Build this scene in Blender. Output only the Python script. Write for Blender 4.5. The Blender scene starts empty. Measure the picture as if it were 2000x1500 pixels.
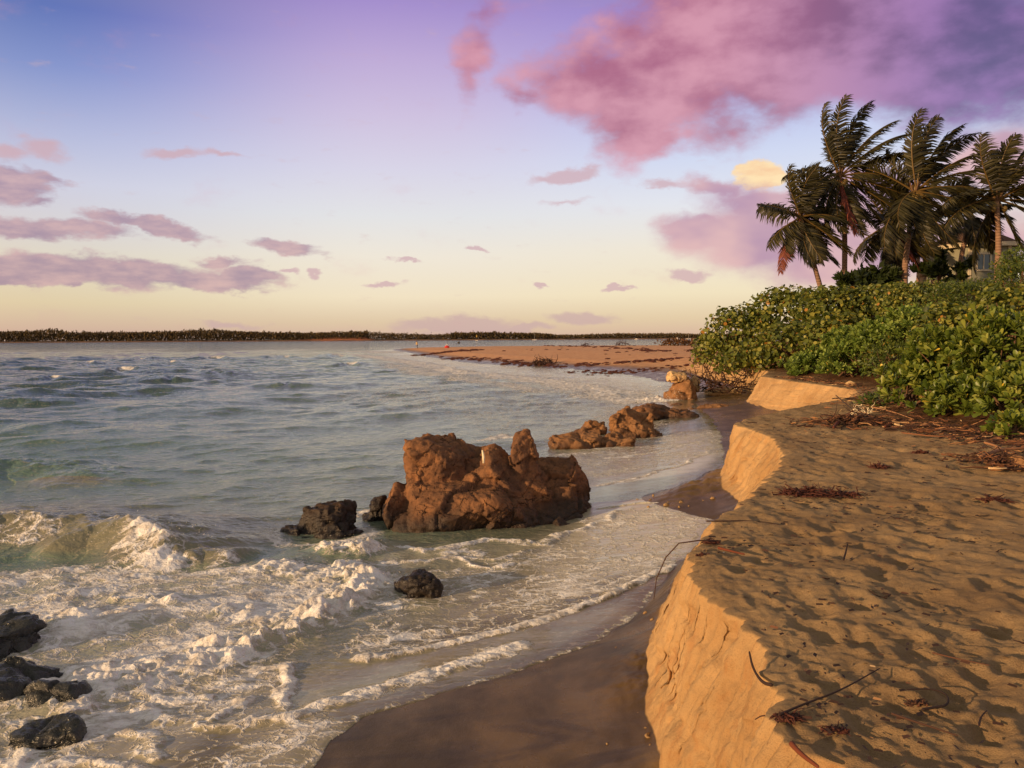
import bpy, math, random
import numpy as np
from mathutils import Matrix, Vector, Euler

scene = bpy.context.scene
COL = scene.collection
F32 = np.float32

# ------------------------------------------------------------------ camera
CAM_H = 2.9
FPX = 1570.0                      # focal length in photograph pixels (2000 wide)
PITCH = math.atan(91.0 / FPX)
ROLL = 0.0057
cam_rot = Matrix.Rotation(math.pi / 2 - PITCH, 3, 'X') @ Matrix.Rotation(-ROLL, 3, 'Z')
cd = bpy.data.cameras.new('camera')
cam = bpy.data.objects.new('camera', cd)
COL.objects.link(cam)
cam.matrix_world = Matrix.Translation((0, 0, CAM_H)) @ cam_rot.to_4x4()
cd.sensor_width = 36.0
cd.lens = FPX / 2000.0 * 36.0
cd.clip_start = 0.1
cd.clip_end = 20000
scene.camera = cam


def ray(px, py):
    return cam_rot @ Vector(((px - 1000.0) / FPX, -(py - 750.0) / FPX, -1.0))


def on_z(px, py, z=0.0):
    d = ray(px, py)
    t = (z - CAM_H) / d.z
    return Vector((d.x * t, d.y * t, z))


def at_y(px, py, Y):
    d = ray(px, py)
    t = Y / d.y
    return Vector((d.x * t, Y, CAM_H + d.z * t))


# ------------------------------------------------------------------ light
SUN_AZ = math.radians(-121.0)     # measured from +Y (view direction) towards +X
SUN_EL = math.radians(10.5)
sun_dir = Vector((math.sin(SUN_AZ) * math.cos(SUN_EL), math.cos(SUN_AZ) * math.cos(SUN_EL), math.sin(SUN_EL)))
sd_ = bpy.data.lights.new('sun', 'SUN')
sd_.energy = 4.6
sd_.color = (1.0, 0.63, 0.32)
sd_.angle = math.radians(0.6)
sun = bpy.data.objects.new('sun', sd_)
COL.objects.link(sun)
sun.rotation_euler = sun_dir.to_track_quat('Z', 'Y').to_euler()
scene.view_settings.view_transform = 'Standard'
scene.view_settings.look = 'None'
scene.view_settings.exposure = 0.0
scene.view_settings.gamma = 1.0
scene.cycles.max_bounces = 6
scene.cycles.transparent_max_bounces = 6
scene.cycles.use_denoising = True


def lin(r, g, b):
    f = lambda c: (c / 255 / 12.92) if c / 255 <= 0.04045 else ((c / 255 + 0.055) / 1.055) ** 2.4
    return (f(r), f(g), f(b), 1.0)


# ------------------------------------------------------------------ sky (world)
class NT:
    """small helper to wire shader nodes"""
    def __init__(self, tree):
        self.t = tree

    def n(self, typ, **kw):
        nd = self.t.nodes.new(typ)
        for k, v in kw.items():
            setattr(nd, k, v)
        return nd

    def put(self, sock, v):
        if isinstance(v, bpy.types.NodeSocket):
            self.t.links.new(v, sock)
        elif v is not None:
            if sock.type == 'RGBA' and not hasattr(v, '__len__'):
                v = (v, v, v, 1)
            if sock.type == 'VECTOR' and not hasattr(v, '__len__'):
                v = (v, v, v)
            sock.default_value = v

    def m(self, op, a, b=None, c=None, clamp=False):
        nd = self.n('ShaderNodeMath', operation=op, use_clamp=clamp)
        self.put(nd.inputs[0], a)
        if b is not None: self.put(nd.inputs[1], b)
        if c is not None: self.put(nd.inputs[2], c)
        return nd.outputs[0]

    def v(self, op, a, b=None, out=0, scale=None):
        nd = self.n('ShaderNodeVectorMath', operation=op)
        self.put(nd.inputs[0], a)
        if b is not None: self.put(nd.inputs[1], b)
        if scale is not None: self.put(nd.inputs['Scale'], scale)
        return nd.outputs[out]

    def mr(self, x, a, b, c=0.0, d=1.0, smooth=True):
        nd = self.n('ShaderNodeMapRange', interpolation_type='SMOOTHSTEP' if smooth else 'LINEAR', clamp=True)
        for i, q in enumerate((x, a, b, c, d)):
            self.put(nd.inputs[i], q)
        return nd.outputs[0]

    def mix(self, f, a, b, blend='MIX'):
        nd = self.n('ShaderNodeMix', data_type='RGBA', blend_type=blend)
        self.put(nd.inputs[0], f)
        self.put(nd.inputs[6], a)
        self.put(nd.inputs[7], b)
        return nd.outputs[2]

    def noise(self, vec, scale, detail=4.0, rough=0.55, dist=0.0, color=False, w=None):
        nd = self.n('ShaderNodeTexNoise')
        if vec is not None: self.put(nd.inputs['Vector'], vec)
        nd.inputs['Scale'].default_value = scale
        nd.inputs['Detail'].default_value = detail
        nd.inputs['Roughness'].default_value = rough
        nd.inputs['Distortion'].default_value = dist
        return nd.outputs[1 if color else 0]

    def voro(self, vec, scale, feature='F1', out=0, rand=1.0):
        nd = self.n('ShaderNodeTexVoronoi', feature=feature)
        self.put(nd.inputs['Vector'], vec)
        nd.inputs['Scale'].default_value = scale
        nd.inputs['Randomness'].default_value = rand
        return nd.outputs[out]

    def ramp(self, f, stops, interp='LINEAR'):
        nd = self.n('ShaderNodeValToRGB')
        cr = nd.color_ramp
        cr.interpolation = interp
        while len(cr.elements) < len(stops):
            cr.elements.new(0.5)
        for e, (p, c) in zip(cr.elements, stops):
            e.position = p
            e.color = c
        self.put(nd.inputs[0], f)
        return nd.outputs[0]

    def attr(self, name, out=2):
        nd = self.n('ShaderNodeAttribute', attribute_name=name)
        return nd.outputs[out]

    def sep(self, vec):
        nd = self.n('ShaderNodeSeparateXYZ')
        self.put(nd.inputs[0], vec)
        return nd.outputs

    def comb(self, x, y, z):
        nd = self.n('ShaderNodeCombineXYZ')
        for i, q in enumerate((x, y, z)):
            self.put(nd.inputs[i], q)
        return nd.outputs[0]


world = bpy.data.worlds.new('World')
scene.world = world
world.use_nodes = True
world.cycles.sampling_method = 'MANUAL'
world.cycles.sample_map_resolution = 512
wt = world.node_tree
wt.nodes.clear()
W = NT(wt)
geo_dir = W.n('ShaderNodeTexCoord').outputs['Generated']
dirn = W.v('NORMALIZE', geo_dir)
dx, dy, dz = W.sep(dirn)
az = W.m('ARCTAN2', dx, dy)
el = W.m('ARCSINE', dz)
P = W.comb(az, el, 0.0)


def azel(px, py):
    d = ray(px, py).normalized()
    return math.atan2(d.x, d.y), math.asin(d.z)


def el_of(py, px=1000):
    return azel(px, py)[1]


EL_MAX = 0.62                       # ramp span in radians
elf = W.m('DIVIDE', el, EL_MAX, clamp=True)


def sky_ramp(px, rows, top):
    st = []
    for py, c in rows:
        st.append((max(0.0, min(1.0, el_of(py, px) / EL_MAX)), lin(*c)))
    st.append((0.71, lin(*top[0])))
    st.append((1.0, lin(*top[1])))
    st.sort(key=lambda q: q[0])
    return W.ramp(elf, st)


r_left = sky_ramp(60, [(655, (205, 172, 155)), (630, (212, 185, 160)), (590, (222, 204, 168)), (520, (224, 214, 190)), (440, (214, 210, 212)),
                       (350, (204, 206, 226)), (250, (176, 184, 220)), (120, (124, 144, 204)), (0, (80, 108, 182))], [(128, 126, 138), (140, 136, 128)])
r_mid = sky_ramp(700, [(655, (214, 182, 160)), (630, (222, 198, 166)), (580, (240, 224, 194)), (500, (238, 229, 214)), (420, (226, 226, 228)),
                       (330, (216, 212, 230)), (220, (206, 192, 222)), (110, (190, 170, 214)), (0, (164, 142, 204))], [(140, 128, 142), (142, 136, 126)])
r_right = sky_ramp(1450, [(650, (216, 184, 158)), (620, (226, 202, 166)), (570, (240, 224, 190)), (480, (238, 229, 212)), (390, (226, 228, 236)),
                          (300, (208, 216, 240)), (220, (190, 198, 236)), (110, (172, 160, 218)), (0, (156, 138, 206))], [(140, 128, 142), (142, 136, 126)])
k1 = W.mr(az, azel(20, 600)[0], azel(760, 600)[0])
k2 = W.mr(az, azel(800, 600)[0], azel(1400, 600)[0])
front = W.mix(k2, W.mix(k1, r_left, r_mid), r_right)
# the sunset side of the sky, behind the camera
sdir = W.v('DOT_PRODUCT', dirn, tuple(Vector((math.sin(SUN_AZ), math.cos(SUN_AZ), 0.06)).normalized()), out=1)
r_west = W.ramp(elf, [(0.0, (0.85, 0.50, 0.27, 1)), (0.15, (0.95, 0.68, 0.42, 1)), (0.35, (0.72, 0.60, 0.50, 1)), (0.7, (0.40, 0.36, 0.34, 1)), (1.0, (0.27, 0.25, 0.22, 1))])
kw = W.mr(sdir, -0.15, 0.75)
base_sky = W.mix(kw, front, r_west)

# clouds: soft ellipses in (azimuth, elevation) broken up by turbulence
pw = W.comb(az, W.m('MULTIPLY', el, 1.7), 0.0)
w1 = W.v('SUBTRACT', W.noise(pw, 9.0, 5.0, 0.6, color=True), (0.5, 0.5, 0.5))
w2 = W.v('SUBTRACT', W.noise(pw, 42.0, 4.0, 0.6, color=True), (0.5, 0.5, 0.5))
Pw = W.v('ADD', P, W.v('MULTIPLY', w1, (0.085, 0.05, 0.0)))
Pw = W.v('ADD', Pw, W.v('MULTIPLY', w2, (0.022, 0.012, 0.0)))
n_big = W.noise(pw, 8.5, 6.0, 0.52)
n_fine = W.noise(W.v('MULTIPLY', pw, (1.0, 1.7, 1.0)), 24.0, 5.0, 0.55)
n_mid = W.noise(pw, 12.0, 7.0, 0.56)
n_soft = W.noise(pw, 9.0, 3.0, 0.5)


def blob_field(blobs):
    tot = None
    for b in blobs:
        cx, cy, rx, ry = b[:4]
        rot = math.radians(b[4]) if len(b) > 4 else 0.0
        wgt = b[5] if len(b) > 5 else 1.0
        a0, e0 = azel(cx, cy)
        mp = W.n('ShaderNodeMapping', vector_type='TEXTURE')
        W.put(mp.inputs['Vector'], Pw)
        mp.inputs['Location'].default_value = (a0, e0, 0)
        mp.inputs['Rotation'].default_value = (0, 0, rot)
        mp.inputs['Scale'].default_value = (rx / FPX * 1.35, ry / FPX * 1.35, 1)
        ln = W.v('LENGTH', mp.outputs[0], out=1)
        f = W.m('MULTIPLY', W.m('SUBTRACT', 1.0, ln, clamp=True), wgt)
        tot = f if tot is None else W.m('SMOOTH_MAX', tot, f, 0.12)
    return tot


def cloud_layer(sky, blobs, col, amp=0.8, lo=0.18, hi=0.55, opacity=0.95, noise=None):
    f = blob_field(blobs)
    nz = W.m('MULTIPLY', W.m('SUBTRACT', noise or n_big, 0.5), amp)
    gate = W.mr(f, 0.0, 0.12)
    dens = W.m('MULTIPLY', W.mr(W.m('ADD', f, nz), lo, hi), gate)
    return W.mix(W.m('MULTIPLY', dens, opacity), sky, col), f


sky = base_sky
# low haze clouds over the far shore
sky, _ = cloud_layer(sky, [(890, 634, 130, 20), (990, 640, 90, 10), (1130, 618, 75, 17), (1560, 640, 90, 16), (450, 628, 90, 8, 0, 0.7)], lin(203, 172, 168), amp=0.5, lo=0.12, hi=0.6, opacity=0.8, noise=n_fine)
# left bank of flat clouds
cl = W.mix(W.mr(n_fine, 0.3, 0.75), lin(160, 132, 156), lin(208, 170, 172))
sky, _ = cloud_layer(sky, [(10, 350, 68, 34), (90, 345, 50, 16, -12, .7), (60, 385, 45, 16, 0, .7), (70, 442, 125, 22, -4), (180, 446, 80, 18, -8, .8), (290, 438, 110, 16, -9), (340, 452, 60, 12, -10, .8),
                           (80, 520, 160, 25), (250, 530, 180, 27), (420, 545, 110, 19, -5), (480, 540, 55, 20, 0), (450, 510, 60, 12, -6, .7),
                           (575, 488, 74, 17, -6), (30, 542, 80, 14), (145, 552, 26, 9)], cl, amp=1.0, lo=0.16, hi=0.56, opacity=0.85, noise=n_fine)
# small wisps
sky, _ = cloud_layer(sky, [(95, 285, 50, 26, 0, .8), (20, 290, 40, 18, 0, .7), (340, 303, 60, 12, 0, .7), (430, 310, 50, 8, 0, .7), (1110, 338, 70, 14, 8, .9), (1345, 535, 40, 14, -4), (925, 483, 26, 6), (780, 515, 26, 6),
                           (750, 556, 40, 6), (615, 541, 20, 8), (555, 536, 26, 7), (1205, 568, 26, 6), (1300, 355, 46, 12, -12, .8), (1100, 392, 60, 8, 5, .5), (1060, 562, 20, 5)],
                     lin(206, 168, 176), amp=0.6, lo=0.15, hi=0.6, opacity=0.75, noise=n_fine)
# sunlit cumulus head, then the lilac bank behind the palms
sky, _ = cloud_layer(sky, [(1458, 334, 30, 26), (1482, 330, 26, 22), (1498, 350, 36, 30), (1470, 356, 34, 20)], W.mix(W.mr(n_fine, .35, .65), lin(250, 206, 158), lin(255, 226, 176)), amp=0.9, lo=0.2, hi=0.5, opacity=0.97, noise=n_fine)
cb = W.mix(W.mr(n_soft, 0.32, 0.68), lin(182, 142, 170), lin(222, 178, 180))
sky, _ = cloud_layer(sky, [(1400, 372, 80, 24, -14, .9), (1480, 400, 130, 36, -8), (1360, 440, 90, 36), (1450, 452, 170, 52), (1560, 490, 190, 56), (1660, 520, 200, 50), (1700, 370, 140, 60), (1640, 430, 170, 70), (1960, 320, 120, 60), (1880, 470, 200, 60)],
                     cb, amp=0.8, lo=0.14, hi=0.66, opacity=0.92)
# the big rose cloud turning slate purple to the right
a_pink, a_purp = azel(1330, 100)[0], azel(1960, 100)[0]
shade = W.mr(W.m('ADD', W.m('MULTIPLY', n_soft, .5), W.m('MULTIPLY', n_mid, .5)), 0.38, 0.62)
c_rose = W.mix(shade, lin(172, 98, 124), lin(216, 152, 168))
c_purp = W.mix(shade, lin(92, 78, 124), lin(150, 112, 172))
cbig = W.mix(W.mr(az, a_pink, a_purp), c_rose, c_purp)
sky, fbig = cloud_layer(sky, [(1240, 220, 120, 95), (1265, 262, 80, 50), (1180, 155, 165, 85), (1070, 150, 90, 50, 0, .62), (1225, 70, 80, 80, 0, .8), (1330, 130, 190, 140), (1420, 60, 230, 150), (1540, 130, 240, 90),
                              (1620, 50, 320, 140), (1800, 70, 320, 140), (1960, 110, 260, 125), (1880, 200, 150, 50, 0, .7), (920, 130, 46, 95, 0, .62), (1010, 190, 60, 50, 0, .6), (930, 10, 60, 40, 0, .5)],
                        cbig, amp=1.1, lo=0.14, hi=0.66, opacity=0.92, noise=n_mid)
nish = W.n('ShaderNodeTexSky', sky_type='NISHITA')
nish.sun_disc = False
nish.sun_elevation = SUN_EL
nish.sun_rotation = SUN_AZ
bg1 = W.n('ShaderNodeBackground')
W.put(bg1.inputs[0], nish.outputs[0])
bg1.inputs[1].default_value = 0.004
bg2 = W.n('ShaderNodeBackground')
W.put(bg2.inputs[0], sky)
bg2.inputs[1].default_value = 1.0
addsh = W.n('ShaderNodeAddShader')
wt.links.new(bg1.outputs[0], addsh.inputs[0])
wt.links.new(bg2.outputs[0], addsh.inputs[1])
wo = W.n('ShaderNodeOutputWorld')
wt.links.new(addsh.outputs[0], wo.inputs[0])


# ------------------------------------------------------------------ numpy noise
def _hash(ix, iy, iz, seed):
    h = (ix.astype(np.uint32) * np.uint32(374761393) + iy.astype(np.uint32) * np.uint32(668265263) + iz.astype(np.uint32) * np.uint32(2147483647 - 58) + np.uint32(seed * 974711 + 12345))
    h = (h ^ (h >> np.uint32(13))) * np.uint32(1274126177)
    h = (h ^ (h >> np.uint32(16))) * np.uint32(2246822519)
    return h ^ (h >> np.uint32(15))


def perlin(x, y, z=None, seed=0):
    """gradient noise in about [-1, 1]; 2D if z is None"""
    x = np.asarray(x, F32); y = np.asarray(y, F32)
    old = np.seterr(over='ignore')
    xi = np.floor(x); yi = np.floor(y)
    fx = x - xi; fy = y - yi
    xi = xi.astype(np.int32); yi = yi.astype(np.int32)
    u = fx * fx * fx * (fx * (fx * 6 - 15) + 10); v = fy * fy * fy * (fy * (fy * 6 - 15) + 10)
    if z is None:
        def g(a, b):
            h = _hash(xi + a, yi + b, np.zeros_like(xi), seed)
            ang = (h & np.uint32(1023)).astype(F32) * F32(2 * math.pi / 1024)
            return np.cos(ang) * (fx - a) + np.sin(ang) * (fy - b)
        n0 = g(0, 0) * (1 - u) + g(1, 0) * u
        n1 = g(0, 1) * (1 - u) + g(1, 1) * u
        r = (n0 * (1 - v) + n1 * v) * F32(1.5)
    else:
        z = np.asarray(z, F32)
        zi = np.floor(z); fz = z - zi
        zi = zi.astype(np.int32)
        w = fz * fz * fz * (fz * (fz * 6 - 15) + 10)

        def g(a, b, c):
            h = _hash(xi + a, yi + b, zi + c, seed)
            g1 = (h & np.uint32(255)).astype(F32) / 127.5 - 1
            g2 = ((h >> np.uint32(8)) & np.uint32(255)).astype(F32) / 127.5 - 1
            g3 = ((h >> np.uint32(16)) & np.uint32(255)).astype(F32) / 127.5 - 1
            return g1 * (fx - a) + g2 * (fy - b) + g3 * (fz - c)
        r = 0
        for c in (0, 1):
            n0 = g(0, 0, c) * (1 - u) + g(1, 0, c) * u
            n1 = g(0, 1, c) * (1 - u) + g(1, 1, c) * u
            r = r + (n0 * (1 - v) + n1 * v) * (w if c else (1 - w))
        r = r * F32(1.3)
    np.seterr(**old)
    return r


def fbm(x, y, z=None, oct=4, lac=2.03, gain=0.5, seed=0):
    s = 0; a = 1.0; f = 1.0; tot = 0
    for i in range(oct):
        s = s + a * perlin(x * f + 7.3 * i, y * f - 3.1 * i, None if z is None else z * f + 1.7 * i, seed + i)
        tot += a; a *= gain; f *= lac
    return s / tot


def billow(x, y, z=None, oct=4, gain=0.5, seed=0):
    s = 0; a = 1.0; f = 1.0; tot = 0
    for i in range(oct):
        s = s + a * np.abs(perlin(x * f + 5.3 * i, y * f - 2.1 * i, None if z is None else z * f + 1.3 * i, seed + i))
        tot += a; a *= gain; f *= 2.1
    return s / tot


def worley(x, y, z, seed=0, tilt=1.0):
    """distance to the nearest cell point, gap to the second, and a random tilted facet per cell"""
    x = np.asarray(x, F32); y = np.asarray(y, F32); z = np.asarray(z, F32)
    old = np.seterr(over='ignore')
    xi = np.floor(x).astype(np.int32); yi = np.floor(y).astype(np.int32); zi = np.floor(z).astype(np.int32)
    f1 = np.full(x.shape, 9., F32); f2 = np.full(x.shape, 9., F32); fc = np.zeros(x.shape, F32)
    for a in (-1, 0, 1):
        for b in (-1, 0, 1):
            for c in (-1, 0, 1):
                h = _hash(xi + a, yi + b, zi + c, seed)
                u = lambda s: ((h >> np.uint32(s)) & np.uint32(255)).astype(F32) / 255
                ex = x - (xi + a + u(0)); ey = y - (yi + b + u(8)); ez = z - (zi + c + u(16))
                d = np.sqrt(ex * ex + ey * ey + ez * ez)
                fv = (u(4) - .5) * ex + (u(12) - .5) * ey + (u(20) - .5) * ez
                lv = (u(6) - .5)
                m = d < f1
                f2 = np.where(m, f1, np.minimum(f2, d))
                fc = np.where(m, fv * 1.6 * tilt + lv * .35, fc)
                f1 = np.where(m, d, f1)
    np.seterr(**old)
    return f1, f2 - f1, fc


def sstep(a, b, x):
    t = np.clip((x - a) / (b - a), 0, 1)
    return t * t * (3 - 2 * t)


def polydist(X, Y, pts, closed=False):
    """distance, signed side (positive = left of travel), arc parameter 0..1"""
    pts = [(p[0], p[1]) for p in pts]
    if closed: pts = pts + [pts[0]]
    best = np.full(X.shape, 1e9, F32); side = np.zeros(X.shape, F32); tt = np.zeros(X.shape, F32)
    L = [math.dist(a, b) for a, b in zip(pts[:-1], pts[1:])]
    tot = sum(L); acc = 0
    for (a, b, l) in zip(pts[:-1], pts[1:], L):
        ex, ey = (b[0] - a[0]), (b[1] - a[1])
        t = np.clip(((X - a[0]) * ex + (Y - a[1]) * ey) / (l * l + 1e-12), 0, 1)
        qx = X - (a[0] + t * ex); qy = Y - (a[1] + t * ey)
        d = np.sqrt(qx * qx + qy * qy)
        m = d < best
        best = np.where(m, d, best)
        side = np.where(m, np.sign(ex * (Y - a[1]) - ey * (X - a[0])), side)
        tt = np.where(m, (acc + t * l) / tot, tt)
        acc += l
    return best, side, tt


def inpoly(X, Y, pts):
    r = np.zeros(X.shape, bool)
    n = len(pts)
    for i in range(n):
        x0, y0 = pts[i][0], pts[i][1]; x1, y1 = pts[(i + 1) % n][0], pts[(i + 1) % n][1]
        if abs(y1 - y0) < 1e-9: continue
        c = ((y0 > Y) != (y1 > Y)) & (X < (x1 - x0) * (Y - y0) / (y1 - y0) + x0)
        r ^= c
    return r


# ------------------------------------------------------------------ object helpers
def make_mesh(name, V, Fc, attrs=None, smooth=True):
    """V (n,3); Fc: (m,k) int array or list of such arrays"""
    me = bpy.data.meshes.new(name)
    V = np.ascontiguousarray(V, F32)
    if not isinstance(Fc, (list, tuple)): Fc = [Fc]
    Fc = [np.ascontiguousarray(f, np.int32) for f in Fc if len(f)]
    nl = sum(f.size for f in Fc); nf = sum(len(f) for f in Fc)
    me.vertices.add(len(V)); me.vertices.foreach_set('co', V.ravel())
    me.loops.add(nl); me.loops.foreach_set('vertex_index', np.concatenate([f.ravel() for f in Fc]))
    me.polygons.add(nf)
    sizes = np.concatenate([np.full(len(f), f.shape[1], np.int32) for f in Fc])
    starts = np.concatenate([[0], np.cumsum(sizes)[:-1]]).astype(np.int32)
    me.polygons.foreach_set('loop_start', starts)
    try:
        me.polygons.foreach_set('loop_total', sizes)
    except Exception:
        pass
    me.polygons.foreach_set('use_smooth', np.full(nf, bool(smooth)))
    for k, a in (attrs or {}).items():
        at = me.attributes.new(k, 'FLOAT', 'POINT')
        at.data.foreach_set('value', np.ascontiguousarray(a, F32).ravel())
    me.update(calc_edges=True)
    return me


def put_obj(name, me, mat=None, parent=None, loc=None):
    o = bpy.data.objects.new(name, me)
    COL.objects.link(o)
    if mat is not None and me is not None and not me.materials: me.materials.append(mat)
    if parent is not None: o.parent = parent
    if loc is not None: o.location = loc
    return o


def tag(o, label=None, cat=None, group=None, kind=None):
    if label: o['label'] = label
    if cat: o['category'] = cat
    if group: o['group'] = group
    if kind: o['kind'] = kind
    return o


def empty(name, loc=(0, 0, 0)):
    o = bpy.data.objects.new(name, None)
    o.empty_display_size = 0.2
    COL.objects.link(o)
    o.location = loc
    return o


def grid_faces(nr, nc):
    i = np.arange(nr * nc, dtype=np.int32).reshape(nr, nc)
    return np.stack([i[:-1, :-1].ravel(), i[:-1, 1:].ravel(), i[1:, 1:].ravel(), i[1:, :-1].ravel()], 1)


def tube(pts, radii, seg=6):
    """verts, quads of a tapered tube with closed ends"""
    pts = [Vector(p) for p in pts]
    V = []; prev = None
    for i, p in enumerate(pts):
        t = (pts[min(i + 1, len(pts) - 1)] - pts[max(i - 1, 0)]).normalized()
        ref = Vector((0, 0, 1)) if abs(t.z) < 0.9 else Vector((1, 0, 0))
        if prev is not None:
            u = (prev - t * prev.dot(t))
            u = u.normalized() if u.length > 1e-6 else t.cross(ref).normalized()
        else:
            u = t.cross(ref).normalized()
        prev = u
        w = t.cross(u)
        for k in range(seg):
            a = 2 * math.pi * k / seg
            V.append(p + (u * math.cos(a) + w * math.sin(a)) * radii[i])
    Fq = []
    for i in range(len(pts) - 1):
        for k in range(seg):
            a = i * seg + k; b = i * seg + (k + 1) % seg
            Fq.append((a, b, b + seg, a + seg))
    n = len(pts)
    V.append(pts[0]); V.append(pts[-1])
    for k in range(seg):
        Fq.append((n * seg, (k + 1) % seg, k, k) if False else (n * seg, (k + 1) % seg, k, n * seg))
    Fq = [f for f in Fq if len(set(f)) == 4]
    T = []
    for k in range(seg):
        T.append((n * seg, (k + 1) % seg, k))
        T.append((n * seg + 1, (n - 1) * seg + k, (n - 1) * seg + (k + 1) % seg))
    return np.array([tuple(v) for v in V], F32), np.array(Fq, np.int32), np.array(T, np.int32)


class MB:
    """collects pieces into one mesh"""
    def __init__(self):
        self.V = []; self.Q = []; self.T = []; self.A = {}; self.n = 0

    def add(self, V, Q=None, T=None, **attrs):
        V = np.asarray(V, F32)
        if Q is not None and len(Q): self.Q.append(np.asarray(Q, np.int32) + self.n)
        if T is not None and len(T): self.T.append(np.asarray(T, np.int32) + self.n)
        self.V.append(V); self.n += len(V)
        for k, a in attrs.items():
            self.A.setdefault(k, []).append(np.broadcast_to(np.asarray(a, F32), (len(V),)))

    def tube(self, pts, radii, seg=6, **attrs):
        V, Q, T = tube(pts, radii, seg)
        self.add(V, Q, T, **attrs)

    def box(self, c, s, rz=0.0, **attrs):
        c = np.array(c, F32); s = np.array(s, F32) / 2
        V = np.array([(x, y, z) for z in (-1, 1) for y in (-1, 1) for x in (-1, 1)], F32) * s
        ca, sa = math.cos(rz), math.sin(rz)
        V = np.stack([V[:, 0] * ca - V[:, 1] * sa, V[:, 0] * sa + V[:, 1] * ca, V[:, 2]], 1) + c
        Q = [(0, 2, 3, 1), (4, 5, 7, 6), (0, 1, 5, 4), (2, 6, 7, 3), (0, 4, 6, 2), (1, 3, 7, 5)]
        self.add(V, Q, None, **attrs)

    def mesh(self, name, smooth=True):
        fs = []
        if self.Q: fs.append(np.concatenate(self.Q))
        if self.T: fs.append(np.concatenate(self.T))
        return make_mesh(name, np.concatenate(self.V), fs, {k: np.concatenate(a) for k, a in self.A.items()}, smooth)

    def build(self, name, mat, parent=None, smooth=True, loc=None):
        return put_obj(name, self.mesh(name, smooth), mat, parent, loc)


def new_mat(name):
    m = bpy.data.materials.new(name)
    m.use_nodes = True
    nt = m.node_tree
    b = nt.nodes['Principled BSDF']
    return m, NT(nt), b, nt.nodes['Material Output']


def bump(N, h, dist, strength=1.0, normal=None):
    nd = N.n('ShaderNodeBump')
    N.put(nd.inputs['Strength'], strength)
    nd.inputs['Distance'].default_value = dist
    N.put(nd.inputs['Height'], h)
    if normal is not None: N.put(nd.inputs['Normal'], normal)
    return nd.outputs[0]


rng = np.random.default_rng(7)
rnd = random.Random(11)

# ------------------------------------------------------------------ terrain definition
def curve(pts):
    """list of (px, py, z) -> arrays (Y, x) sorted by Y"""
    q = sorted(((on_z(*p).y, on_z(*p).x) for p in pts))
    return q


def interp(q, Y, smooth=0.0):
    ys = np.array([a for a, b in q]); xs = np.array([b for a, b in q])
    return np.interp(Y, ys, xs)


Z_RIM = 1.3
Z_BASE = 0.3
rim_q = [(-14, 2.2), (-6, 1.9), (0.5, 1.25), (2.6, 1.16)] + curve([(1650, 1495, 1.3), (1560, 1450, 1.3), (1520, 1420, 1.3), (1507, 1350, 1.3), (1497, 1290, 1.3), (1458, 1215, 1.3), (1395, 1178, 1.3), (1350, 1128, 1.3), (1345, 1095, 1.3),
                 (1372, 1055, 1.3), (1403, 1010, 1.3), (1440, 985, 1.3), (1472, 963, 1.3), (1510, 925, 1.3), (1533, 888, 1.3), (1515, 856, 1.3), (1470, 838, 1.3), (1432, 828, 1.3)]) \
    + [(15.6, 4.55), (16.6, 5.3), (17.6, 6.1), (19, 7.3), (20.5, 8.6), (22, 9.5), (23.5, 10.1), (26, 10.0), (29, 9.75), (31.4, 9.75), (33, 10.4), (36, 11.5), (42, 12.0), (50, 12.6), (56, 13.6), (63, 17), (78, 19), (93, 16), (110, 8), (133, 1), (165, -10), (192, -20), (230, -20)]
base_q = [(-14, 1.5), (-6, 1.2), (0.5, 0.85), (3, 0.82)] + curve([(1285, 1500, .3), (1268, 1440, .3), (1258, 1390, .3), (1262, 1300, .3), (1285, 1215, .3), (1313, 1140, .3)]) \
    + [(9.3, 2.05), (10.3, 2.75), (11.3, 3.25), (12.3, 3.5), (13.4, 3.52), (14.4, 3.74), (15.4, 4.15), (16.6, 4.8), (17.6, 5.5), (19, 6.7), (20.5, 7.8), (22, 8.6), (23.5, 9.2), (26, 9.3), (29, 8.95), (31.4, 9.15), (33, 9.8), (36, 10.9), (42, 11.4), (50, 11.7), (56, 12.2), (63, 12), (78, 7), (93, 1), (110, -5), (133, -10), (165, -18), (192, -25), (230, -25)]
edge_q = [(-14, -1.6), (-6, -1.7), (0.5, -1.6), (3.0, -1.5)] + curve([(600, 1500, .15), (640, 1440, .15), (710, 1396, .15), (850, 1350, .15), (1000, 1312, .15), (1150, 1258, .15), (1235, 1213, .15), (1288, 1152, .15), (1322, 1108, .15)]) \
    + [(10.4, 2.62), (12.0, 3.02), (13.0, 2.5), (13.6, 2.4), (14.5, 2.95), (16.0, 4.0), (17.6, 4.7), (20.5, 5.4), (24, 6.2), (28, 6.9), (32, 7.4), (38, 8.6), (47, 9.5), (55, 8.9), (63, 7.9), (70, 5), (78, 1.0), (84, -2.8), (93, -6.2), (105, -8.6), (118, -12.5), (133, -15), (150, -19), (170, -24), (191, -28.5), (230, -28.5)]
veg_q = [(-14, 12), (0, 10.5), (6, 9.5), (10, 8.4), (12, 7.9), (14, 7.2), (16, 7.4), (18, 8.3), (20, 9.8), (22.5, 11.1), (27, 11.0), (31, 10.6), (36, 11.8), (45, 12.4), (52, 13.2), (60, 15.5), (75, 22), (100, 60), (230, 400)]


def rim_x(Y): return interp(rim_q, Y)
def base_x(Y): return interp(base_q, Y)
def edge_x(Y): return interp(edge_q, Y)
def veg_x(Y): return interp(veg_q, Y)


def z_rim(Y):
    return np.interp(Y, [-14, 14, 16, 40, 60, 90, 130, 170, 195, 206, 214], [1.3, 1.3, 1.3, 1.35, 1.3, 1.15, 1.1, .9, .62, .3, -1.2])


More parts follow.
